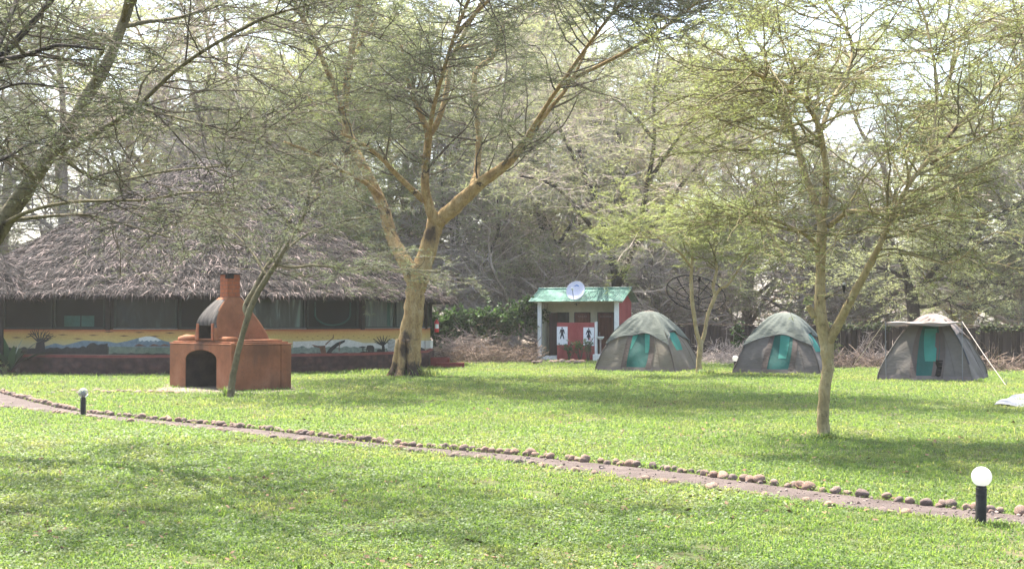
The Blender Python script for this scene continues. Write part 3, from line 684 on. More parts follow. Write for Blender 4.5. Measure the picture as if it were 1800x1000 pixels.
def build_litter():
    M['litter'] = twig_mat('dry_leaf', (.07, .04, .025), (.26, .17, .10))
    n = 5200; d = np.exp(RNG.uniform(np.log(7.2), np.log(34), n)); x = RNG.uniform(-.5, .5, n) * d
    cl = np.sin(x * 1.3 + 2 * np.sin(d * .9)) + np.sin(d * 1.7 + x * .6); k = (cl > RNG.normal(size=n) * .7 + .2) & clear(x, d); x, d = x[k], d[k]; n = len(x)
    a = RNG.uniform(0, 6.28, n); D = np.stack([np.cos(a), np.sin(a), RNG.normal(size=n) * .3], -1); S = np.stack([-np.sin(a), np.cos(a), RNG.normal(size=n) * .5], -1)
    p = np.stack([x, d, RNG.uniform(.012, .03, n)], -1); l = (RNG.uniform(.012, .035, n) * (d / 9) ** .4)[:, None]; w = l * RNG.uniform(.3, .6, n)[:, None]
    V = np.stack([p - D * l, p + S * w, p + D * l, p - S * w], 1); g = G(); g.add(V.reshape(-1, 3), np.arange(n * 4).reshape(n, 4), 0, RNG.random(n))
    g.build('leaf_litter', M['litter'], None, (0, 0, 0), label='scattered dry brown leaf litter lying on the lawn', cat='leaf litter', kind='stuff')

def build_gravel():
    n = 1500; px = RNG.uniform(-60, 1860, n); f = RNG.beta(.8, .8, n); py = np.interp(px, FARX[:, 0], FARX[:, 1]) * (1 - f) + np.interp(px, NEARX[:, 0], NEARX[:, 1]) * f
    g = G(); bm = bmesh.new(); bmesh.ops.create_icosphere(bm, subdivisions=1, radius=1); V0 = np.array([v.co[:] for v in bm.verts]); F0 = np.array([[v.index for v in q.verts] for q in bm.faces]); bm.free()
    P = np.array([gnd(a, b) for a, b in zip(px, py)]); s = RNG.gamma(2.0, .0030, n)[:, None, None] * (1 + .4 * RNG.normal(size=(n, 1, 3)) * .5)
    V = V0[None] * s * (1 + .18 * RNG.normal(size=(n, len(V0), 1))) + P[:, None, :] + np.array([0, 0, .006])
    g.add(V.reshape(-1, 3), (F0[None] + (np.arange(n) * len(V0))[:, None, None]).reshape(-1, 3), 0, np.repeat(RNG.random(n), len(F0)))
    M['grit'] = twig_mat('path_grit', (.06, .045, .038), (.26, .21, .18))
    g.build('path_gravel', M['grit'], None, (0, 0, 0), label='loose grit and small pebbles scattered over the dirt path', cat='gravel', kind='stuff')

def stone_meshes():
    m = N('stone'); v = m.coord(); oi = m.n('ObjectInfo')
    n1 = m.noise(v, 9, 6, .65); n2 = m.noise(v, 45, 4, .6)
    c = m.ramp(n1, [(.3, (.085, .062, .051)), (.5, (.165, .122, .10)), (.68, (.27, .212, .18))])
    t = m.ramp(oi.outputs['Random'], [(0, (.75, .75, .78)), (.4, (1, .95, .9)), (.75, (1.25, 1.05, .9)), (1, (1.35, 1.25, 1.15))])
    M['stone'] = m.finish(m.mix(1.0, c, t, 'MULTIPLY'), .85, .25, m.math('ADD', n1, n2), .5, .02)
    out = []
    for k in range(9):
        bm = bmesh.new(); bmesh.ops.create_icosphere(bm, subdivisions=3, radius=1.0)
        ph = [random.uniform(0, 6) for _ in range(9)]
        sx, sy, sz = random.uniform(.85, 1.25), random.uniform(.8, 1.05), random.uniform(.62, .92)
        for vt in bm.verts:
            x, y, z = vt.co
            f = 1 + .10 * math.sin(2.1 * x + ph[0]) * math.cos(2.3 * y + ph[1]) + .08 * math.sin(3.4 * z + ph[2] + 2 * x) + .05 * math.sin(5 * y + 4 * x + ph[3]) + .025 * math.sin(9 * z + 7 * y + ph[4])
            q = Vector((x * sx * f, y * sy * f, z * sz * f))
            for pl in range(3):      # a few broken flat faces
                nn = Vector((math.sin(ph[5 + pl]), math.cos(ph[5 + pl] * 1.7), math.sin(ph[6 + pl % 3]) * .7)).normalized()
                dd = q.dot(nn) - .78
                if dd > 0: q -= nn * dd * .75
            vt.co = q
        g = G(); g.bm(bm); bm.free()
        o = g.build('stone', M['stone'], None, None, True)
        out.append(o.data); bpy.data.objects.remove(o)
    return out

def build_stones():
    ms = stone_meshes()
    def stone(p, r, label, group, sink=.25, sq=1.0):
        o = bpy.data.objects.new('stone', random.choice(ms)); COL.objects.link(o)
        o.location = (p[0], p[1], r * .7 * sq - sink * r); o.scale = (r, r, r * sq)
        o.rotation_euler = (random.uniform(-.25, .25), random.uniform(-.25, .25), random.uniform(0, 6.28))
        tag(o, label, 'stone', group)
    def along(L, step, fn, x0=-60, x1=1870):
        xs = np.arange(x0, x1, 2.0); P = np.array([gnd(x, np.interp(x, L[:, 0], L[:, 1])) for x in xs])
        s = np.concatenate([[0], np.cumsum(np.linalg.norm(np.diff(P[:, :2], axis=0), axis=1))]); t = 0.0
        while t < s[-1]:
            p = np.array([np.interp(t, s, P[:, 0]), np.interp(t, s, P[:, 1]), 0]); r = fn(p); t += r[1] if r else step
    def far(p):
        r = random.choice([.044, .05, .054, .06, .064, .04]) * random.uniform(.9, 1.1) * (1.15 if p[0] < -8 else 1)
        stone((p[0] + random.uniform(-.03, .03), p[1] + random.uniform(-.06, .06) + .05), r, 'rounded brownish stone in the row along the far side of the dirt path', 'stones lining the far side of the dirt path', random.uniform(.15, .42))
        if random.random() < .12: stone((p[0] + .05, p[1] - .11), r * .55, 'small brownish stone wedged beside the row along the far side of the dirt path', 'small stones beside the far stone row')
        return r, r * 2.05 + random.choice([.0, .0, .0, .01, .03, .09])
    along(FARX, .2, far)
    def near(p):
        r = random.uniform(.05, .078)
        stone((p[0], p[1] + random.uniform(-.03, .05)), r, 'pale half buried stone in the row along the near side of the dirt path', 'half buried stones along the near side of the dirt path', .52, .9)
        return r, r * 2 + random.choice([.03, .1, .2, .4, .6])
    along(NEARX, .2, near, -60, 1640)
    for px, py in ((35, 655), (48, 651), (66, 652), (80, 651), (96, 650), (18, 654), (5, 655)):
        stone(gnd(px, py), random.uniform(.13, .19), 'brown stone edging the flower bed in front of the hut', 'stones edging the flower bed by the hut', .2)
    for px in np.concatenate([np.arange(190, 330, 8), np.arange(95, 190, 11)]):
        stone(gnd(px + random.uniform(-3, 3), 689 + random.uniform(-2, 2.5)), random.uniform(.05, .10), 'small flat stone in the thin row left of the clay oven', 'small stones left of the clay oven', .3, .6)
    for px in np.arange(806, 1034, 9.5):
        if 940 < px < 945 or random.random() < .12: continue
        stone(gnd(px + random.uniform(-3, 3), 638 + random.uniform(-1.5, 1.5) - (3 if px < 930 else 0)), random.uniform(.10, .18), 'pale stone in the row in front of the toilet block', 'pale stones in front of the toilet block', .3, .75)

# ------------------------------------------------------------------ oven
PIX_V = nrm(np.array([-.2135, 1.0]))                         # view direction towards the oven, on the ground
PIX_R = np.array([PIX_V[1], -PIX_V[0]])
OV = gnd(409, 687)
OB2 = PIX_R * math.cos(R(30)) + PIX_V * math.sin(R(30)); OA2 = -PIX_R * math.sin(R(30)) + PIX_V * math.cos(R(30))
OB = OB2; OA = OA2

def build_oven():
    rz = math.atan2(OB2[1], OB2[0])
    t = thing('clay_oven', 'terracotta clay barbecue oven with an arched hearth and a brick chimney', 'oven', tuple(OV), rz)
    m = N('terracotta_plaster'); v = m.coord()
    n1 = m.noise(v, 1.8, 7, .65); n2 = m.noise(v, 28, 5, .6); n3 = m.noise(m.coord((2.5, 2.5, .35)), 2.2, 5, .6)
    c = m.ramp(n1, [(.3, (.165, .063, .029)), (.5, (.235, .094, .045)), (.7, (.29, .132, .072))])
    c = m.mix(m.ramp(n3, [(.56, (0, 0, 0)), (.78, (.6, .6, .6))]), c, (.20, .085, .045))
    for sx, sy, sz, sr, k in ((.0, 1.5, 1.0, .34, .75), (.03, 1.36, 1.62, .22, .5), (0, 1.5, .1, .8, .35), (.8, 0, .98, .5, .45), (1.3, .2, .05, .6, .4)):
        vm = m.n('VectorMath'); vm.operation = 'SUBTRACT'; m.link(v, vm.inputs[0]); vm.inputs[1].default_value = (sx, sy, sz)
        vl = m.n('VectorMath'); vl.operation = 'LENGTH'; m.link(vm.outputs[0], vl.inputs[0])
        d = m.math('SUBTRACT', m.math('DIVIDE', vl.outputs['Value'], sr), m.math('MULTIPLY', m.math('SUBTRACT', n3, .5), 2.0))
        c = m.mix(m.ramp(d, [(.3, (k, k, k)), (1.0, (0, 0, 0))]), c, (.05, .03, .022))
    vo = m.n('TexVoronoi'); vo.feature = 'DISTANCE_TO_EDGE'; vo.inputs['Scale'].default_value = 1.7; mxv = m.n('VectorMath'); mxv.operation = 'ADD'; m.link(v, mxv.inputs[0])
    nv = m.n('TexNoise'); nv.inputs['Scale'].default_value = 6; m.link(v, nv.inputs['Vector']); m.link(nv.outputs['Color'], mxv.inputs[1]); m.link(mxv.outputs[0], vo.inputs['Vector'])
    c = m.mix(m.math('MULTIPLY', m.ramp(vo.outputs['Distance'], [(.0, (1, 1, 1)), (.014, (0, 0, 0))]), .55), c, (.07, .035, .025))
    M['terracotta'] = m.finish(c, .9, .15, m.math('ADD', n1, n2), .5, .03)
    M['soot'] = rough_mat('soot', (.012, .010, .009), (.045, .035, .03), 3, .95, .4)
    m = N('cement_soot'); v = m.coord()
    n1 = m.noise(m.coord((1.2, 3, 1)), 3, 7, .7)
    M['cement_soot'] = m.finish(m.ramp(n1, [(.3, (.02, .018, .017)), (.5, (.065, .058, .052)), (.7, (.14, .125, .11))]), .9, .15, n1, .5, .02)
    def brick(name, sc, c1, c2):
        m = N(name); tc = m.n('TexCoord'); sp = m.n('SeparateXYZ'); cb = m.n('CombineXYZ')
        m.link(tc.outputs['Object'], sp.inputs[0])
        m.link(m.math('ADD', sp.outputs[0], sp.outputs[1]), cb.inputs[0]); m.link(sp.outputs[2], cb.inputs[1])
        b = m.n('TexBrick'); b.inputs['Scale'].default_value = sc; b.inputs['Mortar Size'].default_value = .02
        b.inputs['Color1'].default_value = (*c1, 1); b.inputs['Color2'].default_value = (*c2, 1); b.inputs['Mortar'].default_value = (.18, .08, .05, 1)
        m.link(cb.outputs[0], b.inputs['Vector'])
        n1 = m.noise(m.coord(), 14, 6, .6); k = m.math('MULTIPLY_ADD', n1, .8); m.t.nodes[-1].inputs[2].default_value = .6
        return m.finish(m.hsv(b.outputs['Color'], k), .9, .15, m.math('SUBTRACT', n1, b.outputs['Fac']), .5, .02)
    M['oven_brick'] = brick('oven_brick', 2.6, (.29, .09, .04), (.25, .075, .034))
    # base with an arched hearth running back in +X
    H = 1.06
    arc = [(.78 + .75 * (1 - math.cos(a)), .70 + .22 * math.sin(a)) for a in np.linspace(0, math.pi, 15)]
    prof = [(0, 0), (0, H), (3.1, H), (3.1, 0), (2.28, 0)] + arc[::-1] + [(.78, 0)]
    g = G()
    y = np.array([p[0] for p in prof]); z = np.array([p[1] for p in prof])
    g.prism(np.stack([0 * y, y, z], -1), (1.3, 0, 0))
    g.box((1.45, 1.55, H / 2), (.3, 3.1, H))
    # the faces of the arch are blackened
    g.M = [mm.copy() for mm in g.M]
    fm = g.M[0]; n = len(prof); fm[2 + 4:2 + 4 + len(arc) + 1] = 1
    bo = g.build('base', [M['terracotta'], M['soot']], t); bv = bo.modifiers.new('edge', 'BEVEL'); bv.width = .03; bv.segments = 3; bv.limit_method = 'ANGLE'; bv.angle_limit = R(50)
    # rounded ledge on top
    g = G()
    for k, (ins, z0, z1) in enumerate(((.0, H - .001, H + .03), (.07, H + .029, H + .075), (.17, H + .074, H + .12))):
        g.box((.8, 1.55, (z0 + z1) / 2), (1.6 - 2 * ins + .02, 3.1 - 2 * ins + .02, z1 - z0), bevel=.012)
    g.build('ledge', M['terracotta'], t)
    g = G()                                     # thick rim running along the hearth side and the corner knob
    g.tubes(np.array([[.16, .15, H + .12], [.16, 1.0, H + .13]]), np.array([.07, .07]), 10, caps=True); g.build('rim', M['terracotta'], t, smooth=True); g = G()
    g.tubes(np.array([[.16, 1.95, H + .13], [.16, 2.5, H + .15], [.2, 2.95, H + .12]]), np.array([.08, .09, .06]), 10, caps=True)
    g.build('rim', M['terracotta'], t, smooth=True)
    g = G(); g.lathe([(.001, H + .06), (.05, H + .05), (.058, H), (.045, H - .06), (.055, H - .1), (.06, H - 1.0)][::-1], 12, c=(.0, .02, 0)); g.build('corner_post', M['terracotta'], t, smooth=True)
    # hood
    zs = np.concatenate([np.linspace(H + .11, 1.56, 5), np.linspace(1.6, 2.2, 12)]); rows = []
    for z in zs:
        s = (z - 1.17) / 1.03; s = min(max(s, 0), 1); q = max(0, (z - 1.56) / .64)
        xf = .03 + .45 * q ** 1.7; xb = 1.5 - .62 * s ** 1.25; y0 = .8 + .34 * s ** 1.35; y1 = 1.92 - .36 * s ** 1.6
        pts = []
        rr = .07
        for cx, cy, a0 in ((xb - rr, y1 - rr, 0), (xf + rr, y1 - rr, 90), (xf + rr, y0 + rr, 180), (xb - rr, y0 + rr, 270)):
            for a in np.linspace(a0, a0 + 90, 5): pts.append((cx + rr * math.cos(R(a)), cy + rr * math.sin(R(a)), z))
        # extra points along the sides come from straight edges
        rows.append(pts)
    P = np.array(rows); K, S = P.shape[:2]
    g = G(); j = np.arange(S); j2 = (j + 1) % S
    q = np.concatenate([np.stack([k * S + j, k * S + j2, (k + 1) * S + j2, (k + 1) * S + j], -1) for k in range(K - 1)])
    V = P.reshape(-1, 3)
    cen = V[q].mean(1); nv = np.cross(V[q[:, 1]] - V[q[:, 0]], V[q[:, 3]] - V[q[:, 0]]); nv = nrm(nv)
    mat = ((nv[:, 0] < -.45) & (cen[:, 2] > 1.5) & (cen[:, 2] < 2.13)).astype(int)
    g.add(V, q, mat)
    g.add(V[:S], [list(range(S))[::-1]]); g.add(V[-S:], [list(range(S))])
    hood = g.build('hood', [M['terracotta'], M['cement_soot'], M['soot']], t)
    cg = G(); cg.box((.4, 1.36, 1.36), (.9, .60, .31)); cut = cg.build('cutter', M['soot'])
    cut.parent = t
    md = hood.modifiers.new('b', 'BOOLEAN'); md.object = cut; md.operation = 'DIFFERENCE'; md.solver = 'EXACT'
    bpy.context.view_layer.update()
    me = bpy.data.meshes.new_from_object(hood.evaluated_get(bpy.context.evaluated_depsgraph_get()))
    hood.modifiers.clear(); hood.data = me
    while len(me.materials) > 3: me.materials.pop()
    for p in me.polygons:
        c = p.center
        if -.04 < c.x - .45 < .41 and 1.05 < c.y < 1.67 and 1.2 < c.z < 1.525: p.material_index = 2
        elif p.material_index > 2: p.material_index = 2
        if c.x > .06 and 1.05 < c.y < 1.67 and 1.2 < c.z < 1.525 and c.x < .9: p.material_index = 2
    bpy.data.objects.remove(cut)
    g = G()                                      # brick surround of the mouth
    for yy in (1.0, 1.72): g.box((.045, yy, 1.36), (.07, .11, .40), bevel=.008)
    g.build('mouth_surround', M['oven_brick'], t)
    g = G()
    g.box((.69, 1.35, 2.47), (.35, .35, .56), bevel=.006); g.build('chimney', M['oven_brick'], t)
    c = t.children[-1]; g = G(); g.box((.69, 1.35, 2.765), (.42, .42, .03), bevel=.004); g.box((.60, 1.22, 2.70), (.19, .10, .1), bevel=.01)
    g.build('chimney_cap', M['soot'], c)

# ------------------------------------------------------------------ thatched hut
def thatch(g, c, r0, z0, r1, z1, n, L=(.2, .52), W=(.008, .026), sag=.0, eave=1200, a_rng=(0, 2 * math.pi)):
    """palm frond strips lying down the slope of a cone"""
    c = np.asarray(c)
    rr = np.sqrt(RNG.uniform((r1 / r0) ** 2, 1, n)) * r0
    if eave: rr[:eave] = r0 - RNG.uniform(-.02, .12, eave)
    a = RNG.uniform(*a_rng, n)
    f = (rr - r1) / (r0 - r1); z = z1 + (z0 - z1) * f - sag * np.sin(np.pi * f)
    z = z + .07 * np.sin(rr * 9 + np.sin(a * 7) * 2) * .6
    out = np.stack([np.cos(a), np.sin(a), 0 * a], -1); tang = np.stack([-np.sin(a), np.cos(a), 0 * a], -1)
    sl = math.atan2(z1 - z0, r0 - r1); down = out * math.cos(sl) + np.array([0, 0, -math.sin(sl)]); nor = out * math.sin(sl) + np.array([0, 0, math.cos(sl)])
    th = RNG.normal(size=n) * .55
    th[:eave] *= .5
    D = down * np.cos(th)[:, None] + tang * np.sin(th)[:, None]
    S = tang * np.cos(th)[:, None] - down * np.sin(th)[:, None]
    tw = RNG.normal(size=n) * .6; S = nrm(S * np.cos(tw)[:, None] + nor * np.sin(tw)[:, None])
    l = RNG.uniform(*L, n)[:, None]; w = (RNG.uniform(*W, n) * .5)[:, None]
    p = c + np.stack([rr * np.cos(a), rr * np.sin(a), z], -1) + nor * RNG.uniform(.0, .09, n)[:, None]
    lift = RNG.uniform(-.04, .42, n)[:, None]
    m1 = p + D * l * .5 + nor * lift * l * .5
    tip = m1 + D * l * .5 + nor * (lift * .2 - RNG.uniform(0, .35, n)[:, None]) * l * .5
    e = np.arange(n) < eave
    tip[e] = m1[e] + (D[e] * .35 + np.array([0, 0, -.8])) * l[e] * .35
    V = np.stack([p - S * w, p + S * w, m1 + S * w, m1 - S * w, tip + S * w * .25, tip - S * w * .25], 1)
    k = np.arange(n)[:, None] * 6
    F2 = np.concatenate([k + np.array([[0, 1, 2, 3]]), k + np.array([[3, 2, 4, 5]])])
    vv = np.clip(.44 + .31 * RNG.normal(size=n) + .14 * np.sin(a * 31) * np.sin(rr * 3.1), 0, 1)
    g.add(V.reshape(-1, 3), F2, 0, np.concatenate([vv, vv]))

def build_hut():
    m = N('thatch')
    c = m.ramp(m.var(), [(0, (.002, .0014, .0013)), (.36, (.013, .009, .0083)), (.68, (.048, .034, .030)), (1, (.265, .20, .178))])
    M['thatch'] = m.finish(c, .8, .2)
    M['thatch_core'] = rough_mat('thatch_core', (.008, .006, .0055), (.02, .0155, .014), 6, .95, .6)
    m = N('red_stone_plinth'); v = m.coord()
    vo = m.n('TexVoronoi'); vo.inputs['Scale'].default_value = 3.2; m.link(m.coord((1, 1, 1.6)), vo.inputs['Vector'])
    n1 = m.noise(v, 5, 6, .65)
    c = m.ramp(n1, [(.3, (0.0325, 0.0182, 0.0156)), (.5, (0.0650, 0.0312, 0.0260)), (.7, (0.0975, 0.0553, 0.0455))])
    M['plinth'] = m.finish(m.mix(.4, c, m.ramp(vo.outputs['Distance'], [(.1, (.14, .07, .06)), (.6, (.03, .02, .018))])), .85, .2, m.math('SUBTRACT', n1, vo.outputs['Distance']), .9, .06)
    M['plinth_top'] = rough_mat('red_ledge_paint', (.17, .045, .038), (.24, .07, .055), 3, .7, .2)
    m = N('mural_sky'); tc = m.n('TexCoord'); sp = m.n('SeparateXYZ'); m.link(tc.outputs['Object'], sp.inputs[0])
    zz = m.math('DIVIDE', m.math('SUBTRACT', sp.outputs[2], .6), .78)
    n1 = m.noise(m.coord((.5, .5, 6)), 2.2, 5, .6); zz = m.math('ADD', zz, m.math('MULTIPLY', m.math('SUBTRACT', n1, .5), .22))
    c1 = m.ramp(zz, [(.0, (.27, .245, .18)), (.35, (.39, .33, .19)), (.62, (.42, .30, .10)), (.86, (.40, .225, .075)), (.96, (.32, .095, .045))])
    n2 = m.noise(m.coord(), 18, 4, .6); k = m.math('MULTIPLY_ADD', n2, .5); m.t.nodes[-1].inputs[2].default_value = .75
    M['mural_sky'] = m.finish(m.hsv(c1, k), .8, .2)
    P = lambda nme, a, b, s=8: rough_mat(nme, a, b, s, .85, .1)
    M['mural_blue'] = P('mural_blue_hills', (.10, .14, .17), (.17, .21, .24)); M['mural_snow'] = P('mural_snow', (.42, .44, .43), (.55, .55, .52))
    M['mural_green'] = P('mural_plain_green', (.09, .12, .085), (.16, .18, .13), 5); M['mural_bush'] = P('mural_bush', (.10, .13, .11), (.20, .23, .19), 9)
    M['mural_dark'] = P('mural_dark', (.018, .018, .018), (.04, .038, .034)); M['mural_brown'] = P('mural_brown', (.09, .045, .03), (.15, .08, .05)); M['mural_pale'] = P('mural_pale', (.40, .39, .36), (.52, .50, .46))
    m = N('clear_plastic_window'); v = m.coord((1, 1, .5))
    n1 = m.noise(v, .9, 3, .5, 1.2); n3 = m.noise(m.coord((1, 1, .25)), 2.6, 3, .5, 2.5)
    c = m.ramp(n3, [(.42, (0.0054, 0.0081, 0.0067)), (.58, (0.0099, 0.0153, 0.0126)), (.70, (0.0180, 0.0338, 0.0279))])
    M['pane'] = m.finish(c, .22, .22, n1, .6, .12)
    m = N('dark_mesh_window'); v = m.coord(); n1 = m.noise(v, .8, 3, .5)
    M['pane_dark'] = m.finish(m.ramp(n1, [(.4, (0.0042, 0.0056, 0.0045)), (.6, (0.0077, 0.0112, 0.0091))]), .6, .1)
    m = N('plastic_window_reflections'); n1 = m.noise(m.coord((1, 1, .5)), .8, 3, .5, 1.2); n3 = m.noise(m.coord((1, 1, .2)), 2.2, 3, .5, 2.5)
    M['pane_light'] = m.finish(m.ramp(n3, [(.40, (0.0180, 0.0255, 0.0225)), (.56, (0.0338, 0.0450, 0.0405)), (.68, (0.0975, 0.1425, 0.1275))]), .25, .25, n1, .6, .12)  # pale upright streaks in the colour stand for window reflections
    m = N('pale_plastic_reflections'); n3 = m.noise(m.coord((1, 1, .2)), 2.2, 3, .5, 2.5)
    M['pane_pale'] = m.finish(m.ramp(n3, [(.36, (.035, .048, .044)), (.58, (.06, .078, .072)), (.70, (.16, .23, .21))]), .3, .3, n3, .3, .1)  # paler pane, its bright streaks are reflections painted into the colour
    M['curtain'] = rough_mat('green_curtain', (0.0180, 0.0510, 0.0420), (0.0300, 0.0840, 0.0690), 3, .9, .3)
    M['window_frame'] = rough_mat('dark_green_frame', (0.0108, 0.0180, 0.0150), (0.0210, 0.0300, 0.0252), 9, .6, .1)
    M['sill'] = rough_mat('pale_sill', (.16, .16, .15), (.24, .23, .21), 9, .7, .1)
    M['dark_post'] = rough_mat('dark_post', (0.0125, 0.0100, 0.0085), (0.0250, 0.0200, 0.0170), 9, .8, .2)
    t = thing('thatched_hut', 'large round thatched hut with dark screened windows and a painted savanna mural', 'hut', tuple(HUT_C))
    C = HUT_C
    u = nrm(np.array([-C[0], -C[1]])); vv = np.array([-u[1], u[0]])
    if vv[0] < 0: vv = -vv
    step = 360 / 13
    def corner(th, r=HUT_R):
        a = R(th); d = (math.cos(a) * u + math.sin(a) * vv) * r
        return np.array([d[0], d[1], 0.0])
    TH = [-19 + step * k for k in range(13)]
    ring = np.array([corner(th) for th in TH])
    def band(g, rad, z0, z1, mat=0, cap=False):
        k = rad / HUT_R; n = len(ring)
        a = ring * [k, k, 1] + [0, 0, z0]; b = ring * [k, k, 1] + [0, 0, z1]
        g.add(np.concatenate([a, b]), [[i, (i + 1) % n, n + (i + 1) % n, n + i] for i in range(n)], mat)
        if cap: g.add(b, [list(range(n))], mat)
    g = G(); band(g, HUT_R + .14, -.05, .50, 0, True); g.build('plinth', M['plinth'], t)
    g = G(); band(g, HUT_R + .10, .497, .585, 0, True); g.build('plinth_ledge', M['plinth_top'], t)
    g = G(); band(g, HUT_R, .55, 1.37, 0, True); g.build('wall', M['mural_sky'], t)
    g = G(); band(g, HUT_R - .06, 1.36, 2.75, 0); g.build('upper_wall', M['dark_post'], t)
    # corner posts
    for th in TH[-4:] + TH[:7]:
        g = G(); p = corner(th, HUT_R - .01); g.box((p[0], p[1], 1.9), (.13, .13, 1.1), rz=math.atan2(p[1], p[0])); g.build('corner_post', M['dark_post'], t)
    # windows: two per wall panel
    for pi in (-3, -2, -1, 0, 1, 2, 3, 4):
        A, B = corner(TH[0] + step * pi), corner(TH[0] + step * (pi + 1))
        ex = nrm(B - A); nn = np.array([ex[1], -ex[0], 0]); 
        if np.dot(nn, A) < 0: nn = -nn
        W = np.linalg.norm(B - A)
        for h in range(2):
            c = A + ex * W * (.27 + .47 * h) + nn * -.04; w = W * .455
            rz = math.atan2(ex[1], ex[0])
            T = lambda x, y, z: Matrix.Translation(Vector(c + ex * x + nn * y + np.array([0, 0, z]))) @ Matrix.Rotation(rz, 4, 'Z')
            g = G()
            for sx in (-1, 1): g.box(0, (.06, .07, .98), M=T(sx * (w / 2 - .03), 0, 1.88))
            g.box(0, (w - .125, .07, .06), M=T(0, 0, 2.34)); g.box(0, (w - .125, .07, .05), M=T(0, 0, 1.415))
            f = g.build('window', M['window_frame'], t)
            dark = (pi, h) in ((-2, 0), (-1, 0), (-1, 1), (0, 1), (1, 1))
            g = G(); g.box(0, (w - .12, .012, .88), M=T(0, -.015, 1.88)); g.build('pane', M['pane_dark' if dark else ('pane_pale' if pi == 2 else 'pane_light' if pi >= 1 else 'pane')], f)
            g = G(); g.box(0, (w + .04, .06, .025), M=T(0, .07, 1.39), bevel=.004); g.build('sill', M['sill' if not dark else 'window_frame'], f)
            if (pi, h) in ((2, 0), (1, 1), (-1, 1)):
                g = G()
                if (pi, h) == (1, 1):
                    arc = [(w * .34 * math.cos(a), 1.86 + .38 * math.sin(a) * (1 if math.sin(a) > 0 else .95)) for a in np.linspace(math.pi, 2 * math.pi, 16)]
                    pts = [(-w * .34, 2.25)] + arc + [(w * .34, 2.25)]
                    xs = np.array([np.array(T(x, 0, z).translation) for x, z in pts]); g.tubes(xs, np.full(len(xs), .03), 6, caps=True)
                else:
                    x0 = w * .26 if (pi, h) == (2, 0) else -w * .3
                    uu = np.linspace(0, 1, 12); P = np.array([[np.array(T(x0 + (.2 if (pi, h) == (2, 0) else w * .6) * q + .02 * math.sin(z * 3), .0 + .012 * math.sin(q * 20), z).translation) for q in uu] for z in np.linspace(1.46, 2.28 if (pi, h) == (2, 0) else 1.8, 8)])
                    g.grid(P)
                g.build('curtain', M['curtain'], f, smooth=True)
    # mural figures, painted on the wall panels
    fac = []
    for k in range(-3, 6):
        A, B = corner(TH[0] + step * k), corner(TH[0] + step * (k + 1))
        ex = nrm(B - A); nn = np.array([ex[1], -ex[0], 0])
        if np.dot(nn, A) < 0: nn = -nn
        pa, pb = project(A + C)[0], project(B + C)[0]
        fac.append((pa, pb, A + C, nn))
    def wp(px, py, lay):
        for pa, pb, A, nn in fac:
            if pa <= px <= pb: return on_plane(px, py, A + nn * (.004 + .003 * lay), nn) - C
        return on_plane(px, py, fac[4][2] + fac[4][3] * (.004 + .003 * lay), fac[4][3]) - C
    edges = [f[0] for f in fac] + [f[1] for f in fac]
    g = G(); NM = ['mural_blue', 'mural_snow', 'mural_green', 'mural_bush', 'mural_dark', 'mural_brown', 'mural_pale']
    def strip(pts, bot, mat, lay, jit=0., dx=3):
        pts = np.array(pts, float); xs = np.unique(np.concatenate([np.arange(pts[0, 0], pts[-1, 0] + .01, dx), [e + q for e in edges for q in (-.05, .05) if pts[0, 0] < e < pts[-1, 0]]]))
        for i in range(len(xs) - 1):
            if any(xs[i] < e < xs[i + 1] for e in edges): continue
            y0, y1 = np.interp(xs[i:i + 2], pts[:, 0], pts[:, 1])
            if jit:
                y0 += jit * math.sin(xs[i] * 12.9) * math.sin(xs[i] * 4.1); y1 += jit * math.sin(xs[i + 1] * 12.9) * math.sin(xs[i + 1] * 4.1)
            b0, b1 = (bot, bot) if not callable(bot) else (bot(xs[i]), bot(xs[i + 1]))
            g.add([wp(xs[i], b0, lay), wp(xs[i + 1], b1, lay), wp(xs[i + 1], y1, lay), wp(xs[i], y0, lay)], [[0, 1, 2, 3]], mat)
    def poly(pts, mat, lay=3): g.add([wp(x, y, lay) for x, y in pts], [list(range(len(pts)))], mat)
    def stroke(pts, w0, w1, mat=4, lay=3):
        pts = np.array(pts, float); n = len(pts)
        for i in range(n - 1):
            d = nrm(pts[i + 1] - pts[i]); s = np.array([-d[1], d[0]]); a = w0 + (w1 - w0) * i / (n - 1); b = w0 + (w1 - w0) * (i + 1) / (n - 1)
            poly([pts[i] - s * a, pts[i] + s * a, pts[i + 1] + s * b, pts[i + 1] - s * b], mat, lay)
    bot = lambda x: float(np.interp(x, [0, 200, 420, 640, 765], [622, 623, 625, 624, 620]))
    strip([(20, 612), (60, 613), (85, 607), (97, 603), (112, 607), (128, 603), (145, 598.5), (165, 599), (190, 600), (205, 603), (225, 599), (243, 594), (258, 591), (272, 592), (288, 599), (305, 602), (330, 603), (408, 600)], 612, 0, 0)
    strip([(244, 594), (256, 591.2), (268, 591), (278, 595), (284, 599)], lambda x: 599 + 1.2 * math.sin(x * 1.3), 1, 1)
    strip([(14, 612), (80, 612), (190, 611), (192, 609), (260, 610), (410, 610)], bot, 2, 1)
    strip([(14, 611), (70, 612), (120, 611), (150, 610), (191, 609)], bot, 4, 2, 2.2)
    strip([(152, 608), (158, 603), (166, 602), (172, 607), (180, 604), (190, 603)], 615, 4, 3, 1.0)
    for x0 in (236, 262, 280): strip([(x0, 608), (x0 + 8, 604), (x0 + 16, 606.5), (x0 + 22, 608)], 608.3, 5, 3)
    strip([(192, 621), (300, 621), (410, 622)], bot, 4, 2, 1.2)
    poly([(62, 611), (64, 602), (70, 600), (78, 601), (80, 618), (60, 618)], 4)
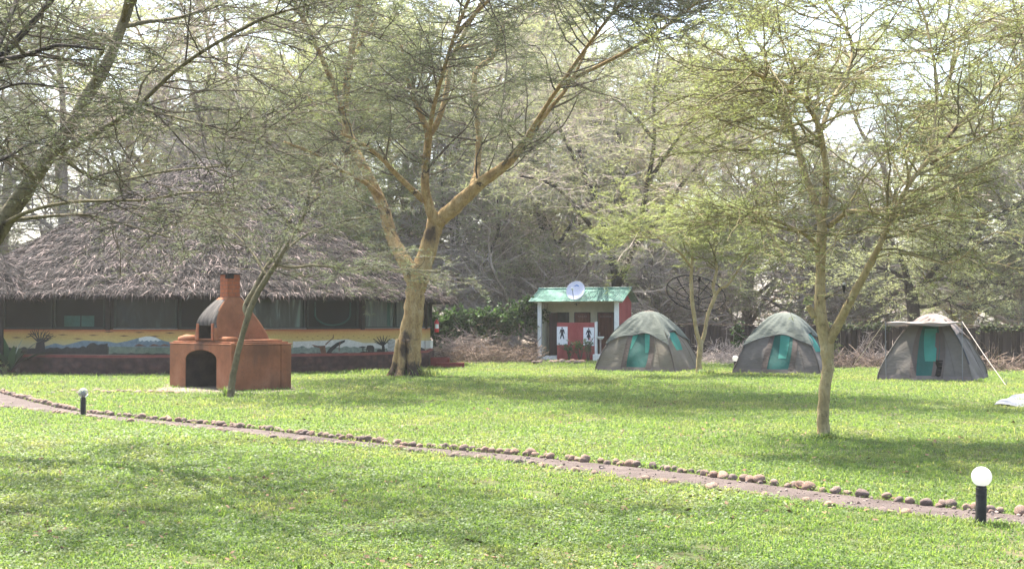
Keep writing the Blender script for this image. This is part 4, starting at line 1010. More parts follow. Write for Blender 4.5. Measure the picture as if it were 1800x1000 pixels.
    for e in ((50, 586), (56, 580), (64, 580), (72, 583), (80, 582), (88, 584), (94, 589), (90, 595)): stroke([(70, 603), ((70 + e[0]) / 2 + 1, (600 + e[1]) / 2 + 2), e], 1.8, .4)
    for e in ((46, 592), (53, 583), (60, 578), (68, 578), (77, 580), (85, 582), (92, 587), (97, 592)): stroke([(58 + (e[0] - 50) * .5, 590), e, (e[0] + 2, e[1] - 2)], .7, .2); stroke([(62 + (e[0] - 60) * .6, 591), (e[0] - 4, e[1] + 3)], .5, .2)
    for x in range(20, 400, 27):
        y = 583 + (x * 7 % 13); poly([(x, y), (x + 9, y - 1), (x + 19, y + .3), (x + 8, y + 1.4)], 5, 2)
    strip([(440, 612), (500, 612), (530, 609), (545, 611), (560, 608), (585, 611), (600, 610), (620, 609), (640, 611), (660, 612), (690, 613), (720, 612), (742, 610)], bot, 3, 1, 1.6)
    strip([(515, 600), (560, 599), (610, 596), (640, 603), (700, 603), (740, 599), (763, 598)], 612, 6, 0)
    strip([(440, 622), (520, 621), (600, 620), (632, 620), (640, 617), (670, 619), (740, 619)], bot, 4, 2, 1.0)
    # fallen baobab and leaning trunk
    poly([(547, 605), (552, 609), (562, 611.5), (565, 624), (574, 624), (572, 612), (572, 607), (560, 608)], 5); poly([(571, 624), (580, 611), (592, 602), (607, 597), (606, 601), (594, 608), (584, 617), (580, 624)], 4)
    stroke([(572, 606), (578, 600), (586, 594), (586, 588)], 1.2, .6, 5); stroke([(598, 600), (596, 610), (596, 618)], .9, .6, 5)
    # elephants, tree, striped animal
    for x, y, s in ((651, 614, 1.0), (667, 618, .62)):
        e = [(-7, -4), (-5, -7), (0, -7.5), (5, -6.5), (7, -3), (6.5, 2), (6, 7), (3.5, 7), (3.2, 3), (-1, 3), (-1.5, 7), (-4, 7), (-4.6, 2), (-6, 1), (-6.6, 6), (-7.4, 5)]
        poly([(x + a * s, y + b * s) for a, b in e], 4)
    stroke([(673, 625), (674, 612), (673, 604)], 3.2, 2)
    for e in ((656, 595), (658, 600), (662, 591), (668, 590), (674, 589), (681, 590), (686, 595), (682, 600)): stroke([(673, 607), ((673 + e[0]) / 2, (604 + e[1]) / 2 + 2), e], 1.4, .4)
    poly([(680, 612), (683, 598), (690, 595), (696, 598), (698, 604), (694, 612), (693, 620), (684, 620)], 6, 2)
    for k in range(9): stroke([(681 + (k % 2), 598 + 2.4 * k), (688, 597.5 + 2.4 * k), (694, 599 + 2.4 * k)], .5, .35)
    stroke([(638, 622), (638, 611), (637, 609)], .7, .5); strip([(631, 610), (638, 608), (645, 610)], 611, 4, 3)
    strip([(735, 610), (742, 611), (748, 615)], bot, 4, 3, 1.0)
    for x in range(520, 740, 9): poly([(x, 590 + x * 5 % 7), (x + 2.4, 589 + x * 5 % 7), (x + 4.5, 590.3 + x * 5 % 7)], 5, 2)
    g.build('mural', [M[k] for k in NM], t)
    # roof
    g = G()
    zs = [(9.28, 2.30), (9.3, 2.42), (7, 3.72), (4, 5.5), (1.4, 7.0), (.5, 7.55), (.02, 7.75)]
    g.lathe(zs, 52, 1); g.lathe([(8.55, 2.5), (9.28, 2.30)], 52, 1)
    thatch(g, (0, 0, 0), 9.3, 2.42, .4, 7.62, 90000, eave=3400)
    thatch(g, (0, 0, 0), 1.6, 6.9, .1, 7.75, 900, eave=0)
    rf = g.build('roof', [M['thatch'], M['thatch_core']], t)
    pc = at(-48, 525, 41.5) - C; pc[2] = 0
    g = G(); g.lathe([(2.15, 2.28), (2.2, 2.4), (1.4, 3.2), (.6, 3.9), (.02, 4.1)], 32, 1, pc)
    thatch(g, pc, 2.2, 2.4, .2, 4.08, 9000, eave=500)
    g.build('porch_roof', [M['thatch'], M['thatch_core']], t)
    for px in (2, -90):
        p = at(px, 600, 40.3) - C; g = G(); g.rod((p[0], p[1], 0), (p[0], p[1], 2.5), .07, 10); g.build('porch_post', M['dark_post'], t)
    # entrance steps and the extinguisher by the wall end
    e = corner(94, HUT_R)
    s = thing('entrance_steps', 'two dark red painted steps at the right end of the thatched hut', 'steps', tuple(gnd(778, 645)))
    M['red_paint'] = rough_mat('dark_red_paint', (.13, .02, .018), (.18, .036, .03), 4, .6, .15)
    g = G(); g.box((-.1, .35, .17), (.66, .8, .34), bevel=.012); g.build('upper_step', M['red_paint'], s)
    g = G(); g.box((.28, -.32, .085), (1.0, .5, .17), bevel=.012); g.build('lower_step', M['red_paint'], s)
    p = at(767.5, 572, 47.2)
    x = thing('fire_extinguisher', 'red fire extinguisher hung on the right end of the hut wall', 'extinguisher', (p[0], p[1], p[2] - .25))
    M['ext_red'] = N('gloss_red').finish((.5, .02, .02), .3, .5); M['black_plastic'] = N('black_plastic').finish((.02, .02, .02), .5, .4); M['paper_white'] = N('paper_white').finish((.7, .7, .68), .7, .2)
    g = G(); g.lathe([(.001, 0), (.08, .005), (.085, .03), (.085, .36), (.06, .42), (.025, .44), (.025, .47)], 16); g.build('cylinder', M['ext_red'], x, smooth=True)
    g = G(); g.box((0, 0, .50), (.03, .03, .05)); g.box((.03, 0, .53), (.12, .02, .015)); g.tubes(np.array([[.02, -.03, .49], [.11, -.05, .42], [.11, -.03, .2], [.1, -.02, .08]]), np.full(4, .012), 6); g.build('valve', M['black_plastic'], x)
    g = G(); a = np.linspace(-2.2, -.5, 8); g.grid(np.array([[[.0865 * math.cos(q), .0865 * math.sin(q), z] for q in a] for z in (.14, .30)])); g.build('label_plate', M['paper_white'], x)
# ------------------------------------------------------------------ toilet block
def text_mesh(body, size, name, mat, parent, Mx):
    cu = bpy.data.curves.new(name, 'FONT'); cu.body = body; cu.size = size; cu.align_x = 'CENTER'; cu.align_y = 'CENTER'; cu.extrude = .002; cu.space_character = 1.25
    o = bpy.data.objects.new(name, cu); COL.objects.link(o); bpy.context.view_layer.update()
    me = bpy.data.meshes.new_from_object(o.evaluated_get(bpy.context.evaluated_depsgraph_get())); bpy.data.objects.remove(o)
    me.materials.clear(); me.materials.append(mat); me.transform(Mx)
    r = bpy.data.objects.new(name, me); COL.objects.link(r); r.parent = parent
    return r

def build_toilets():
    M['cream'] = rough_mat('cream_wall', (.40, .38, .27), (.50, .47, .35), 2.5, .85, .15, stretch=(1, 1, .5))
    M['white_paint'] = rough_mat('white_paint', (.62, .62, .58), (.75, .74, .70), 3, .7, .1)
    M['red_wall'] = rough_mat('red_wall', (.24, .045, .045), (.33, .075, .07), 3, .8, .2, stretch=(1, 1, .4))
    M['door_dark'] = rough_mat('dark_door', (.035, .02, .018), (.07, .035, .03), 8, .6, .2, stretch=(1, 1, .1))
    M['door_brown'] = rough_mat('brown_door', (.10, .03, .018), (.17, .06, .035), 9, .5, .2, stretch=(1, 1, .1))
    m = N('green_iron_roof'); n1 = m.noise(m.coord((1, .3, 1)), 3, 6, .65); n2 = m.noise(m.coord(), 40, 3, .6)
    M['iron'] = m.finish(m.ramp(n1, [(.3, (0.050, 0.137, 0.101)), (.5, (0.083, 0.187, 0.144)), (.72, (0.158, 0.238, 0.202))]), .45, .4, n2, .1, .01, metal=.15)
    M['interior'] = rough_mat('dim_interior', (.12, .14, .13), (.18, .2, .18), 3)
    b = gnd(945, 632.5); th = R(-17.5)
    t = thing('toilet_block', 'small cream and red toilet block with a corrugated green iron roof', 'toilet block', tuple(b), th)
    W, D, Z0, ZE, ZR = 3.5, 2.5, .17, 2.45, 3.02
    g = G()
    g.box((.46, 0, .085), (.9, .5, .17), bevel=.01); g.box((W / 2, 1.35, .084), (W, 2.2, .168)); g.build('floor_slab', M['white_paint'], t)
    bk = 1.15
    # back wall with three door openings
    g = G(); dz = 2.02
    xs = [(.10, .23), (1.08, 1.30), (2.02, 2.32), (3.05, 3.38)]
    for a, c in xs: g.box(((a + c) / 2, bk + .06, (Z0 + dz) / 2), (c - a, .12, dz - Z0))
    g.box((W / 2, bk + .06, (dz + ZE + .2) / 2), (W - .24, .12, ZE + .2 - dz)); g.build('front_wall', M['cream'], t)
    g = G(); g.box((.06, D / 2 + .3, (Z0 + ZE) / 2 + .02), (.12, D - .6, ZE - Z0)); g.box((W / 2, D - .06, (Z0 + ZE) / 2), (W - .25, .12, ZE - Z0)); g.build('rear_wall', M['cream'], t)
    g = G(); g.prism([(W - .12, .14, Z0), (W - .12, D, Z0), (W - .12, D, ZE), (W - .12, D / 2, ZR - .06), (W - .12, .14, ZE + .04)], (.12, 0, 0)); g.build('side_wall', M['red_wall'], t)
    for x, w in ((.08, .16), (W - .09, .18)):
        g = G(); g.box((x, .06, (Z0 + ZE) / 2), (w, .15, ZE - Z0), bevel=.008); g.build('porch_column', M['white_paint'], t)
    g = G(); g.box((W / 2, .06, ZE + .0), (W + .3, .1, .09)); g.box((W / 2, .7, 2.62), (W - .3, 1.0, .02)); g.build('beam', M['cream'], t)
    # corrugated roof: two slopes
    nx = 180; xx = np.linspace(-.32, W + .28, nx); wv = .012 * np.sin(xx * 2 * math.pi / .076)
    def slope(y0, z0, y1, z1):
        P = np.array([[[x, y0 + (y1 - y0) * q, z0 + (z1 - z0) * q + w] for x, w in zip(xx, wv)] for q in np.linspace(0, 1, 6)])
        return P
    g = G(); A = slope(-.34, ZE + .02, D / 2, ZR); B = slope(D / 2, ZR, D + .34, ZE + .02)
    g.grid(A); g.grid(B); g.grid(A - [0, 0, .006]); g.grid(B - [0, 0, .006]); g.tubes(np.array([[-.33, D / 2, ZR + .015], [W + .29, D / 2, ZR + .015]]), np.array([.05, .05]), 8, caps=True)
    g.build('roof', M['iron'], t)
    # doors
    g = G(); g.box((.25 + .17, bk - .18, 1.09), (.04, .42, 1.82), rz=-.75); g.build('door', M['door_dark'], t)
    g = G(); g.box((.86, 1.9, 1.1), (.03, 1.0, 1.86)); g.box((.66, 2.2, 1.1), (.8, .03, 1.86)); g.build('stall_wall', M['interior'], t)
    def door(x, w, txt):
        g = G(); g.box((x, bk + .03, (Z0 + dz) / 2), (w - .09, .045, dz - Z0 - .05))
        for k in range(5): g.box((x - w / 2 + .09 + (w - .18) * k / 4, bk + .004, (Z0 + dz) / 2), (.012, .012, dz - Z0 - .12))
        d = g.build('door', M['door_brown'], t)
        g = G(); g.box((x - w / 2 + .022, bk + .04, (Z0 + dz) / 2), (.044, .1, dz - Z0)); g.box((x + w / 2 - .022, bk + .04, (Z0 + dz) / 2), (.044, .1, dz - Z0)); g.box((x, bk + .04, dz - .02), (w - .09, .1, .04)); g.build('door_frame', M['door_dark'], d)
        g = G(); g.box((x - w * .36, bk - .01, 1.1), (.03, .05, .14), bevel=.008); g.build('handle', M['paint_grey'], d)
        text_mesh(txt, .105, 'door_lettering', M['paint_grey'], d, Matrix.Translation((x, bk - .006, 1.83)) @ Matrix.Rotation(math.pi / 2, 4, 'X'))
    M['paint_grey'] = rough_mat('faded_lettering', (.22, .17, .15), (.34, .28, .25), 12)
    door(1.66, .72, 'TOILET'); door(2.685, .73, 'SHOWER')
    # screen wall with the two signs
    s = thing('screen_wall', 'low dark red privacy wall standing in front of the toilet doors', 'wall', tuple(b), th)
    g = G(); g.box((1.77, -.32, .80), (1.62, .14, 1.56), bevel=.01); g.build('panel', M['red_wall'], s)
    g = G(); g.box((2.625, -.32, .82), (.085, .17, 1.60), bevel=.006); g.build('end_post', M['white_paint'], s)
    M['sign_white'] = rough_mat('sign_white', (.66, .66, .68), (.75, .75, .76), 5, .5, .05); M['ink'] = N('sign_ink').finish((.02, .018, .03), .6, .2)
    def sign(x, z, who):
        q = thing('restroom_sign', 'white sign with a dark %s pictogram on the red wall' % who, 'sign', tuple(b), th)
        g = G(); g.box((x, -.402, z), (.46, .02, .76), bevel=.004); g.build('board', M['sign_white'], q)
        g = G()
        y = -.4145
        def pg(pts): g.prism([(x + a * .0105, y, z + .06 + c * .0105) for a, c in pts], (0, -.003, 0))
        pg([(3 * math.cos(a) , 25 + 3.2 * math.sin(a)) for a in np.linspace(0, 2 * math.pi, 16)[:-1]])
        if who == 'man':
            pg([(-6, 20.5), (6, 20.5), (8.5, 16), (11, 3), (8.5, 2.2), (5, 12), (4.6, 2), (9.5, -18), (5.5, -18), (0, -4), (-5.5, -18), (-9.5, -18), (-4.6, 2), (-5, 12), (-8.5, 2.2), (-11, 3), (-8.5, 16)])
        else:
            pg([(-5, 20.5), (5, 20.5), (7.5, 16), (12, 2), (9.5, 1), (4.4, 12), (3.6, 5), (9, -9), (4, -9), (3, -20), (.5, -20), (0, -10), (-.5, -20), (-3, -20), (-4, -9), (-9, -9), (-3.6, 5), (-4.4, 12), (-9.5, 1), (-12, 2), (-7.5, 16)])
        g.build('pictogram', M['ink'], q)
    sign(1.19, 1.03, 'man'); sign(2.33, 1.0, 'woman')
    # white basin and step block at the right of the screen
    p = thing('wash_basin', 'small white basin jutting out at the right end of the red screen wall', 'basin', tuple(b), th)
    g = G(); g.lathe([(.02, 0.86), (.10, .9), (.15, .97), (.16, 1.0), (.14, 1.0), (.10, .93), (.001, .92)], 20, c=(2.80, -.28, 0)); g.build('bowl', M['white_paint'], p, smooth=True)
    g = G(); g.rod((2.80, -.28, .12), (2.80, -.28, .87), .035, 10); g.build('waste_pipe', M['paint_grey'], p)
    o = G().box((0, 0, .14), (.36, .34, .28), bevel=.02).build('white_block', M['white_paint'], None, (0, 0, 0)); o.location = tuple(gnd(1051, 634.5)); o.rotation_euler = (0, 0, th)
    tag(o, 'white painted block on the ground just left of the left tent', 'block')
    # pale blue pipes in front of the woman sign
    M['blue_pipe'] = N('pale_blue_pipe').finish((.25, .42, .60), .5, .3)
    e = gnd(1034, 633); q = thing('pipe_stand', 'pair of pale blue upright pipes in front of the woman sign', 'pipes', tuple(e))
    for x, h in ((-.13, .74), (.13, .66)):
        g = G(); g.rod((x, 0, -.05), (x, 0, h), .024, 8); g.build('pipe', M['blue_pipe'], q)
    g = G(); g.rod((-.5, .04, .42), (.28, .04, .38), .02, 7); g.build('crossbar', M['bark_grey'], q)
    # dish on the roof
    M['dish'] = rough_mat('dish_paint', (.52, .52, .62), (.60, .60, .68), 3, .45, .03); M['logo_blue'] = N('dish_logo').finish((.06, .16, .42), .5, .3)
    c = at(1012, 511, 55.0)
    q = thing('satellite_dish', 'pale satellite dish mounted on the front edge of the green roof', 'satellite dish', tuple(c))
    ax = nrm(np.array([-.34, -.88, .42])); e1 = nrm(np.cross([0, 0, 1.], ax)); e2 = np.cross(ax, e1)
    Rr = .40
    def dp(r, a, off=0): return e1 * r * math.cos(a) + e2 * r * math.sin(a) * 1.06 + ax * (r * r * .42 - .03 + off)
    g = G(); AA = np.linspace(0, 2 * math.pi, 41); RR = np.linspace(.001, Rr, 9)
    g.grid(np.array([[dp(r, a) for a in AA] for r in RR])); g.grid(np.array([[dp(r, a, -.012) for a in AA] for r in RR])); g.tubes(np.array([dp(Rr, a) for a in AA]), np.full(41, .009), 6)
    g.build('reflector', M['dish'], q, smooth=True)
    g = G(); aa = np.linspace(math.radians(55), math.radians(118), 12)
    g.grid(np.array([[dp(.24 + w * math.sin((a - aa[0]) / (aa[-1] - aa[0]) * math.pi * .9 + .2) - .03 * abs(a - 1.5), a, .006) for a in aa] for w in (-.022, .022)])); g.build('logo', M['logo_blue'], q)
    g = G(); f = ax * .42 + e2 * -.12; g.tubes(np.array([dp(Rr, -math.pi / 2, -.02), dp(Rr, -math.pi / 2, .1), f]), np.array([.014, .014, .012]), 6); g.build('feed_arm', M['dark_post'], q)
    g = G(); g.ball(f + ax * -.01, .055); g.rod(f, f + ax * .1, .035, 10); g.build('feed', M['white_paint'], q, smooth=True)
    g = G(); g.tubes(np.array([ax * -.04, ax * -.12 + [0, 0, -.12], [.03, .05, -.55], [.05, .06, -.62]]), np.array([.022, .022, .02, .02]), 8); g.rod([-.05, .05, -.56], [.2, .05, -.50], .014, 6); g.build('mount', M['dark_post'], q)
    # shrubs with red flowers at the foot of the screen wall
    def shrub(px, py, h, w, nfl, label):
        e = gnd(px, py); q = thing('flowering_shrub', label, 'shrub', tuple(e), 0, 'shrubs in front of the red screen wall')
        P = np.array([[[0, 0, -.05], [RNG.normal() * .03, RNG.normal() * .03, h * .35]] for _ in range(7)]); st = np.array([smooth_line(np.array([[0, 0, -.05], [RNG.normal() * w * .3, RNG.normal() * w * .2, h * .5], [RNG.normal() * w * .5, RNG.normal() * w * .3, h * RNG.uniform(.7, 1)]]), 8) for _ in range(9)])
        g = G(); tube_set(g, st, .012, .006, 4); Q, _, _ = spawn(st, 50, .3, 1, (.1, .3), (.4, 1.1), .8, .02, 4, .15); tube_set(g, Q, .006, .004, 3); g.build('stems', M['twig'], q)
        g = G(); leaves(g, Q, 200, .09, .045, spread=1.0, tilt=.8); leaves(g, st, 90, .09, .045, t0=.4, spread=1.0, tilt=.8); g.build('foliage', M['leaf_vine'], q)
        if nfl:
            g = G(); c = st[0][-1]; pts = np.stack([np.array([RNG.normal() * .09, -.05, h * .86 + RNG.normal() * .05]) for _ in range(nfl)]); Q = np.stack([pts, pts + [.0, -.01, .02]], 1); leaves(g, Q, nfl * 2, .07, .05, tilt=1.2, spread=1.2); g.build('flowers', M['flower_red'], q)
    shrub(1000, 634, .7, .5, 7, 'low dark shrub with red blooms below the man sign')
    shrub(1020, 634.5, .95, .45, 0, 'leafy dark shrub between the two restroom signs')
    shrub(1034, 635.5, .98, .3, 6, 'thin dark shrub with red blooms below the woman sign')
    # big wire dish behind the fence
    M['dark_wire'] = N('dark_wire').finish((.012, .011, .010), 1.0, .0); M['thin_wire'] = N('thin_wire').finish((.05, .048, .045), 1.0, .0)
    c = at(1220, 528, 57.5); q = thing('wire_mesh_dish', 'large old wire mesh satellite dish frame tilted skyward behind the fence', 'satellite dish', tuple(c))
    ax = nrm(np.array([.12, -.62, .80])); e1 = nrm(np.cross([0, 0, 1.], ax)); e2 = np.cross(ax, e1); Rr = 1.30
    def wpnt(r, a): return e1 * r * math.cos(a) + e2 * r * math.sin(a) + ax * (r * r * .24)
    g = G()
    for r, w in ((Rr, .034), (Rr * .62, .018), (.30, .030), (.16, .022)): g.tubes(np.array([wpnt(r, a) for a in np.linspace(0, 2 * math.pi, 49)]), np.full(49, w), 6)
    g.build('rim', M['dark_wire'], q)
    for k in range(10): g = G(); a = k * math.pi / 5 + .15; g.tubes(np.array([wpnt(r, a) for r in np.linspace(.14, Rr, 9)]), np.full(9, .022), 5); g.build('rib', M['dark_wire'], q)
    g = G()
    for k in range(-16, 17):
        x = k * Rr / 16.5; h = math.sqrt(max(Rr * Rr - x * x, .01)); ys = np.linspace(-h, h, 13)
        for sw in (0, 1): g.tubes(np.array([(e1 * (x if not sw else y) + e2 * (y if not sw else x) + ax * ((x * x + y * y) * .24)) for y in ys]), np.full(13, .0035), 3)
    g.build('mesh_panel', M['thin_wire'], q)
    g = G(); f = ax * 1.15
    for a in (.4, 2.5, 4.6): g.tubes(np.array([wpnt(Rr * .75, a), f]), np.array([.014, .014]), 5)
    g.rod(f - ax * .12, f + ax * .12, .06, 10); g.build('feed', M['dark_wire'], q)
    g = G(); g.rod(-ax * .02, [0, .15, -c[2] - .05], .07, 10); g.build('mast', M['dark_wire'], q)

# ------------------------------------------------------------------ tents
TSPEC = [  # px centre, front base py, half size, height, turn beyond view, awning, tone, label
    (1140, 653, 1.36, 2.0, 20, 0), (1379, 657, 1.34, 1.95, 11, 0), (1641, 669, 1.25, 1.86, 11, 1)]
TLAB = ['khaki dome tent with a teal side window, nearest the toilet block', 'grey brown dome tent partly behind the slender lawn tree', 'dome tent with a flat awning held out over its door, rightmost of the tents']
TENTS = []
for px, py, s, h, turn, aw in TSPEC:
    p = gnd(px, py); view = math.atan2(p[0], p[1]); rz = -(view + R(turn))
    c = p + np.array([math.sin(view), math.cos(view), 0]) * s * 1.02
    TENTS.append((c[0], c[1], rz, s))

def build_tents():
    def canvas(name, a, b, fold=1.0):
        m = N(name); n1 = m.noise(m.coord(), 1.6, 5, .6); n2 = m.noise(m.coord((1, 1, 2.5)), 3.2, 4, .5, 1.5); n3 = m.noise(m.coord(), 220, 2, .5)
        c = m.ramp(n1, [(.3, a), (.7, b)])
        return m.finish(m.hsv(c, m.math('ADD', m.math('MULTIPLY', n2, .35), .82)), .85, .15, m.math('ADD', m.math('MULTIPLY', n2, 1.0), m.math('MULTIPLY', n3, .02)), (.30 * fold), .05, trans=.12)
    kh = canvas('khaki_canvas', (0.1440, 0.1260, 0.0975), (0.1860, 0.1620, 0.1305)); kb = canvas('brown_canvas', (0.1260, 0.1095, 0.0945), (0.1620, 0.1410, 0.1260)); kc = canvas('dark_brown_canvas', (0.1155, 0.1020, 0.0885), (0.1530, 0.1350, 0.1155))
    fly = canvas('grey_green_flysheet', (0.0931, 0.1069, 0.0931), (0.1357, 0.1495, 0.1288), 1.4); pink = canvas('faded_pinkish_canvas', (0.2139, 0.1679, 0.1426), (0.2633, 0.2139, 0.1851))
    trim = canvas('brown_webbing', (0.0825, 0.0650, 0.0575), (0.1137, 0.0912, 0.0800)); hem = canvas('hem_canvas', (0.1400, 0.1137, 0.1050), (0.1750, 0.1487, 0.1350))
    def teal(name, a, b, tr): 
        m = N(name); n1 = m.noise(m.coord(), 2.5, 4, .6); n2 = m.noise(m.coord((1, 1, .5)), 6, 3, .5, 1.)
        return m.finish(m.ramp(n1, [(.3, a), (.7, b)]), .6, .25, n2, .4, .03, trans=tr)
    t_dark = teal('teal_net', (0.0046, 0.0678, 0.0552), (0.0092, 0.0966, 0.0794), .15); t_light = teal('teal_panel', (0.0242, 0.2093, 0.1610), (0.0483, 0.2737, 0.2173), .25)
    M['awn_pole'] = N('grey_pole').finish((.16, .16, .17), .45, .5, metal=.4); M['rope'] = N('pale_rope').finish((.48, .42, .36), .9, .1); M['gap_shade'] = N('painted_gap_shade').finish((.008, .008, .008), .95, .0); M['strap'] = N('dark_strap').finish((.05, .055, .06), .8, .2)
    for ti, ((cx, cy, rz, s), (_, _, _, H, turn, aw)) in enumerate(zip(TENTS, TSPEC)):
        t = thing('dome_tent', TLAB[ti], 'tent', (cx, cy, 0), rz, 'canvas dome tents on the lawn')
        body = (kh, kb, kc)[ti]; ph = ti * 1.7
        def rad(q): return s * (1 - q ** 1.35) ** .64 if q < 1 else 0.0
        def surf(face, u, q, off=0.0):
            r = rad(q); sag = -.09 * (1 - u * u) * math.sin(math.pi * min(q * 1.1, 1)) * (r / s)
            wr = .030 * math.sin(6 * u + 9 * q + ph + face) * (1 - u * u) + .018 * math.sin(11 * u * (1 - q) + 6 * q + ph) * (1 - q) + .009 * math.sin(15 * (u * .5 - q) + ph * 2 + face * 3) + .010 * math.sin(22 * (abs(u) + q) + face) * abs(u) * (1 - q)
            d = r + sag + (wr if off < .03 else wr * .4) + off
            rc = r + min(off, .05)
            x, y = rc * u, -d
            ca, sa = ((1, 0), (0, 1), (-1, 0), (0, -1))[face]
            return np.array([x * ca - y * sa, x * sa + y * ca, q * H])
        g = G(); us = np.linspace(-1, 1, 25); qs = np.concatenate([[0, .012], np.linspace(.03, .97, 28), [.985, .9995]])
        for f in range(4): g.grid(np.array([[surf(f, u, q) for u in us] for q in qs]))
        g.build('canvas_body', body, t, smooth=True)
        g = G()
        for f in range(4): g.grid(np.array([[surf(f, u, q, .025) + (np.array([0, 0, -.01])) for u in us] for q in (0.006, .03, .075 + 0)]))
        g.build('hem', hem, t, smooth=True)
        # pole sleeves on the four edges
        for f in range(4):
            g = G(); Q = np.array([surf(f, 1, q, .01) for q in np.linspace(.0, .93, 18)]); g.tubes(Q, np.full(18, .022), 8); g.build('pole_sleeve', trim if not aw else body, t, smooth=True)
        # flysheet
        def low(f, u):
            e = .60 if f != 1 else .64
            return e - .17 * abs(u) ** 2.6 + .012 * math.sin(5 * u + ph + f)
        if aw: low2 = lambda f, u: (.80 if f == 0 else .70 - .12 * abs(u) ** 3)
        else: low2 = low
        def flys(f, u, k):
            q0 = low2(f, u); q = q0 + (1 - q0) * k; q = min(q, .9995)
            p = surf(f, u, q, .045 + .030 * math.sin(7 * u * (1 - .4 * k) + 5 * k + ph) * (1 - k) + .016 * math.sin(17 * u - 11 * k + ph * 3 + f) * k * (1 - k) * 3 + .015 * (1 - k) ** 2)
            rr = math.hypot(p[0], p[1]); lift = .045 * math.exp(-(rr / .35) ** 2)
            p[2] += .012 - lift * .9 * max(0, q - .8) * 5 + .014 * math.sin(11 * k + 7 * u + f) * (1 - k)
            return p
        g = G(); ks = np.linspace(0, 1, 16)
        for f in range(4): g.grid(np.array([[flys(f, u, k) for u in us] for k in ks]))
        fl = g.build('flysheet', pink if aw else fly, t, smooth=True)
        if not aw:
            g = G()
            for f in (0, 1): g.tubes(np.array([flys(f, u, 0.0) for u in us]), np.full(25, .012), 6)
            g.build('fly_edge', M['strap'], fl)
            for f, u in ((0, .97), (0, -.97)):
                p = flys(f, u, 0); g = G(); g.tubes(np.array([p, p + np.array([.02, -.03, -.12]), surf(f, u, .3, .04)]), np.array([.009, .008, .007]), 6); g.build('tie', M['strap'], fl)
        def patch(name, f, u0, u1, q0, q1, mat, off, par=t, nu=8, nq=14):
            """u0/u1 are (bottom, top)"""
            g = G(); P = []
            for q in np.linspace(q0, q1, nq):
                k = (q - q0) / (q1 - q0); a = u0[0] + (u0[1] - u0[0]) * k; b = u1[0] + (u1[1] - u1[0]) * k
                P.append([surf(f, a + (b - a) * j, q, off) for j in np.linspace(0, 1, nu)])
            P = np.array(P); g.grid(P)
            # a turned edge gives the cloth its thickness
            rim = np.concatenate([P[0], P[1:, -1], P[-1][::-1], P[::-1, 0]]); g.tubes(rim, np.full(len(rim), .006), 5)
            return g.build(name, mat, par, smooth=True)
        qt = .63 if not aw else .80
        if ti == 0:
            d = patch('door_net', 0, (-.22, -.24), (.28, .42), .055, qt, t_dark, .012)
            patch('door_panel', 0, (.24, .20), (.32, .50), .30, qt, t_light, .020, d); patch('door_panel', 0, (-.20, -.26), (-.17, -.05), .36, qt, t_light, .020, d)
        elif ti == 1:
            d = patch('door_net', 0, (-.22, -.16), (.26, .50), .055, qt, t_dark, .012)
            patch('door_panel', 0, (.02, .06), (.22, .40), .24, qt, t_light, .020, d)
        else:
            d = patch('door_net', 0, (-.18, -.30), (.26, .45), .055, qt, t_dark, .012)
            patch('door_panel', 0, (-.02, -.16), (.24, .34), .28, .76, t_light, .020, d)
            patch('gap_shade_patch', 0, (.18, .25), (.34, .42), .06, .30, M['gap_shade'], .022, d); patch('door_flap', 0, (.14, .28), (.22, .42), .06, .70, trim, .032, d)  # black patch laid on the canvas, painted in for the unlit inside
        for a in (-1, 1):
            b0 = {0: (-.22, .28), 1: (-.22, .26), 2: (-.18, .26)}[ti][a > 0]; b1 = {0: (-.24, .42), 1: (-.16, .50), 2: (-.30, .45)}[ti][a > 0]
            patch('door_trim', 0, (b0 + a * .0 - .0 + (.0 if a > 0 else -.13), b1 + (.0 if a > 0 else -.16)), (b0 + (.13 if a > 0 else 0), b1 + (.16 if a > 0 else 0)), .04, qt, trim, .022)
        for f in range(4):
            g = G()
            for u in (.66,): Q = np.array([surf(f, u * (1 - .15 * q), q, .006) for q in np.linspace(.02, qt - .06, 16)]); g.tubes(Q, np.full(16, .0055), 5)
            g.build('seam', trim, t)
        for f in ((1, 3) if not aw else ()): patch('side_window', f, (-.35, -.5), (.30, .45), .34, .66 if f == 1 else .62, t_light if not aw else t_dark, .012)
        for f in ((1, 3) if not aw else ()): patch('window_roll', f, (-.5, -.6), (.5, .6), .63, .675, trim, .03)
        if aw:
            fe = 1.02; z = 1.60; g = G()
            P = np.array([[[fe * u * (1 - .25 * k), (-s - .08) + k * (s - rad(.82) + .06), z + k * .02 - .07 * (1 - u * u) * math.sin(math.pi * (k * .8 + .12)) + .012 * math.sin(8 * u + 5 * k)] for u in np.linspace(-1, 1, 21)] for k in np.linspace(0, 1, 12)])
            g.grid(P); P2 = P[:2].copy(); P2[1] = P[0]; P2[0] = P[0] + np.stack([0 * P[0, :, 0], 0 * P[0, :, 0], -.07 - .03 * np.sin(np.linspace(0, 12, 21))], -1); g.grid(P2); g.grid(P - [0, 0, .008])
            a_ = g.build('awning', pink, t, smooth=True)
            for sx in (-1, 1):
                g = G(); g.rod((sx * fe, -s - .09, -.05), (sx * fe, -s - .09, z + .03), .011, 8); g.build('awning_pole', M['awn_pole'], t)
            ca, sa = math.cos(-rz), math.sin(-rz)
            def loc(p): q = p - np.array([cx, cy, 0]); return np.array([q[0] * ca - q[1] * sa, q[0] * sa + q[1] * ca, p[2]])
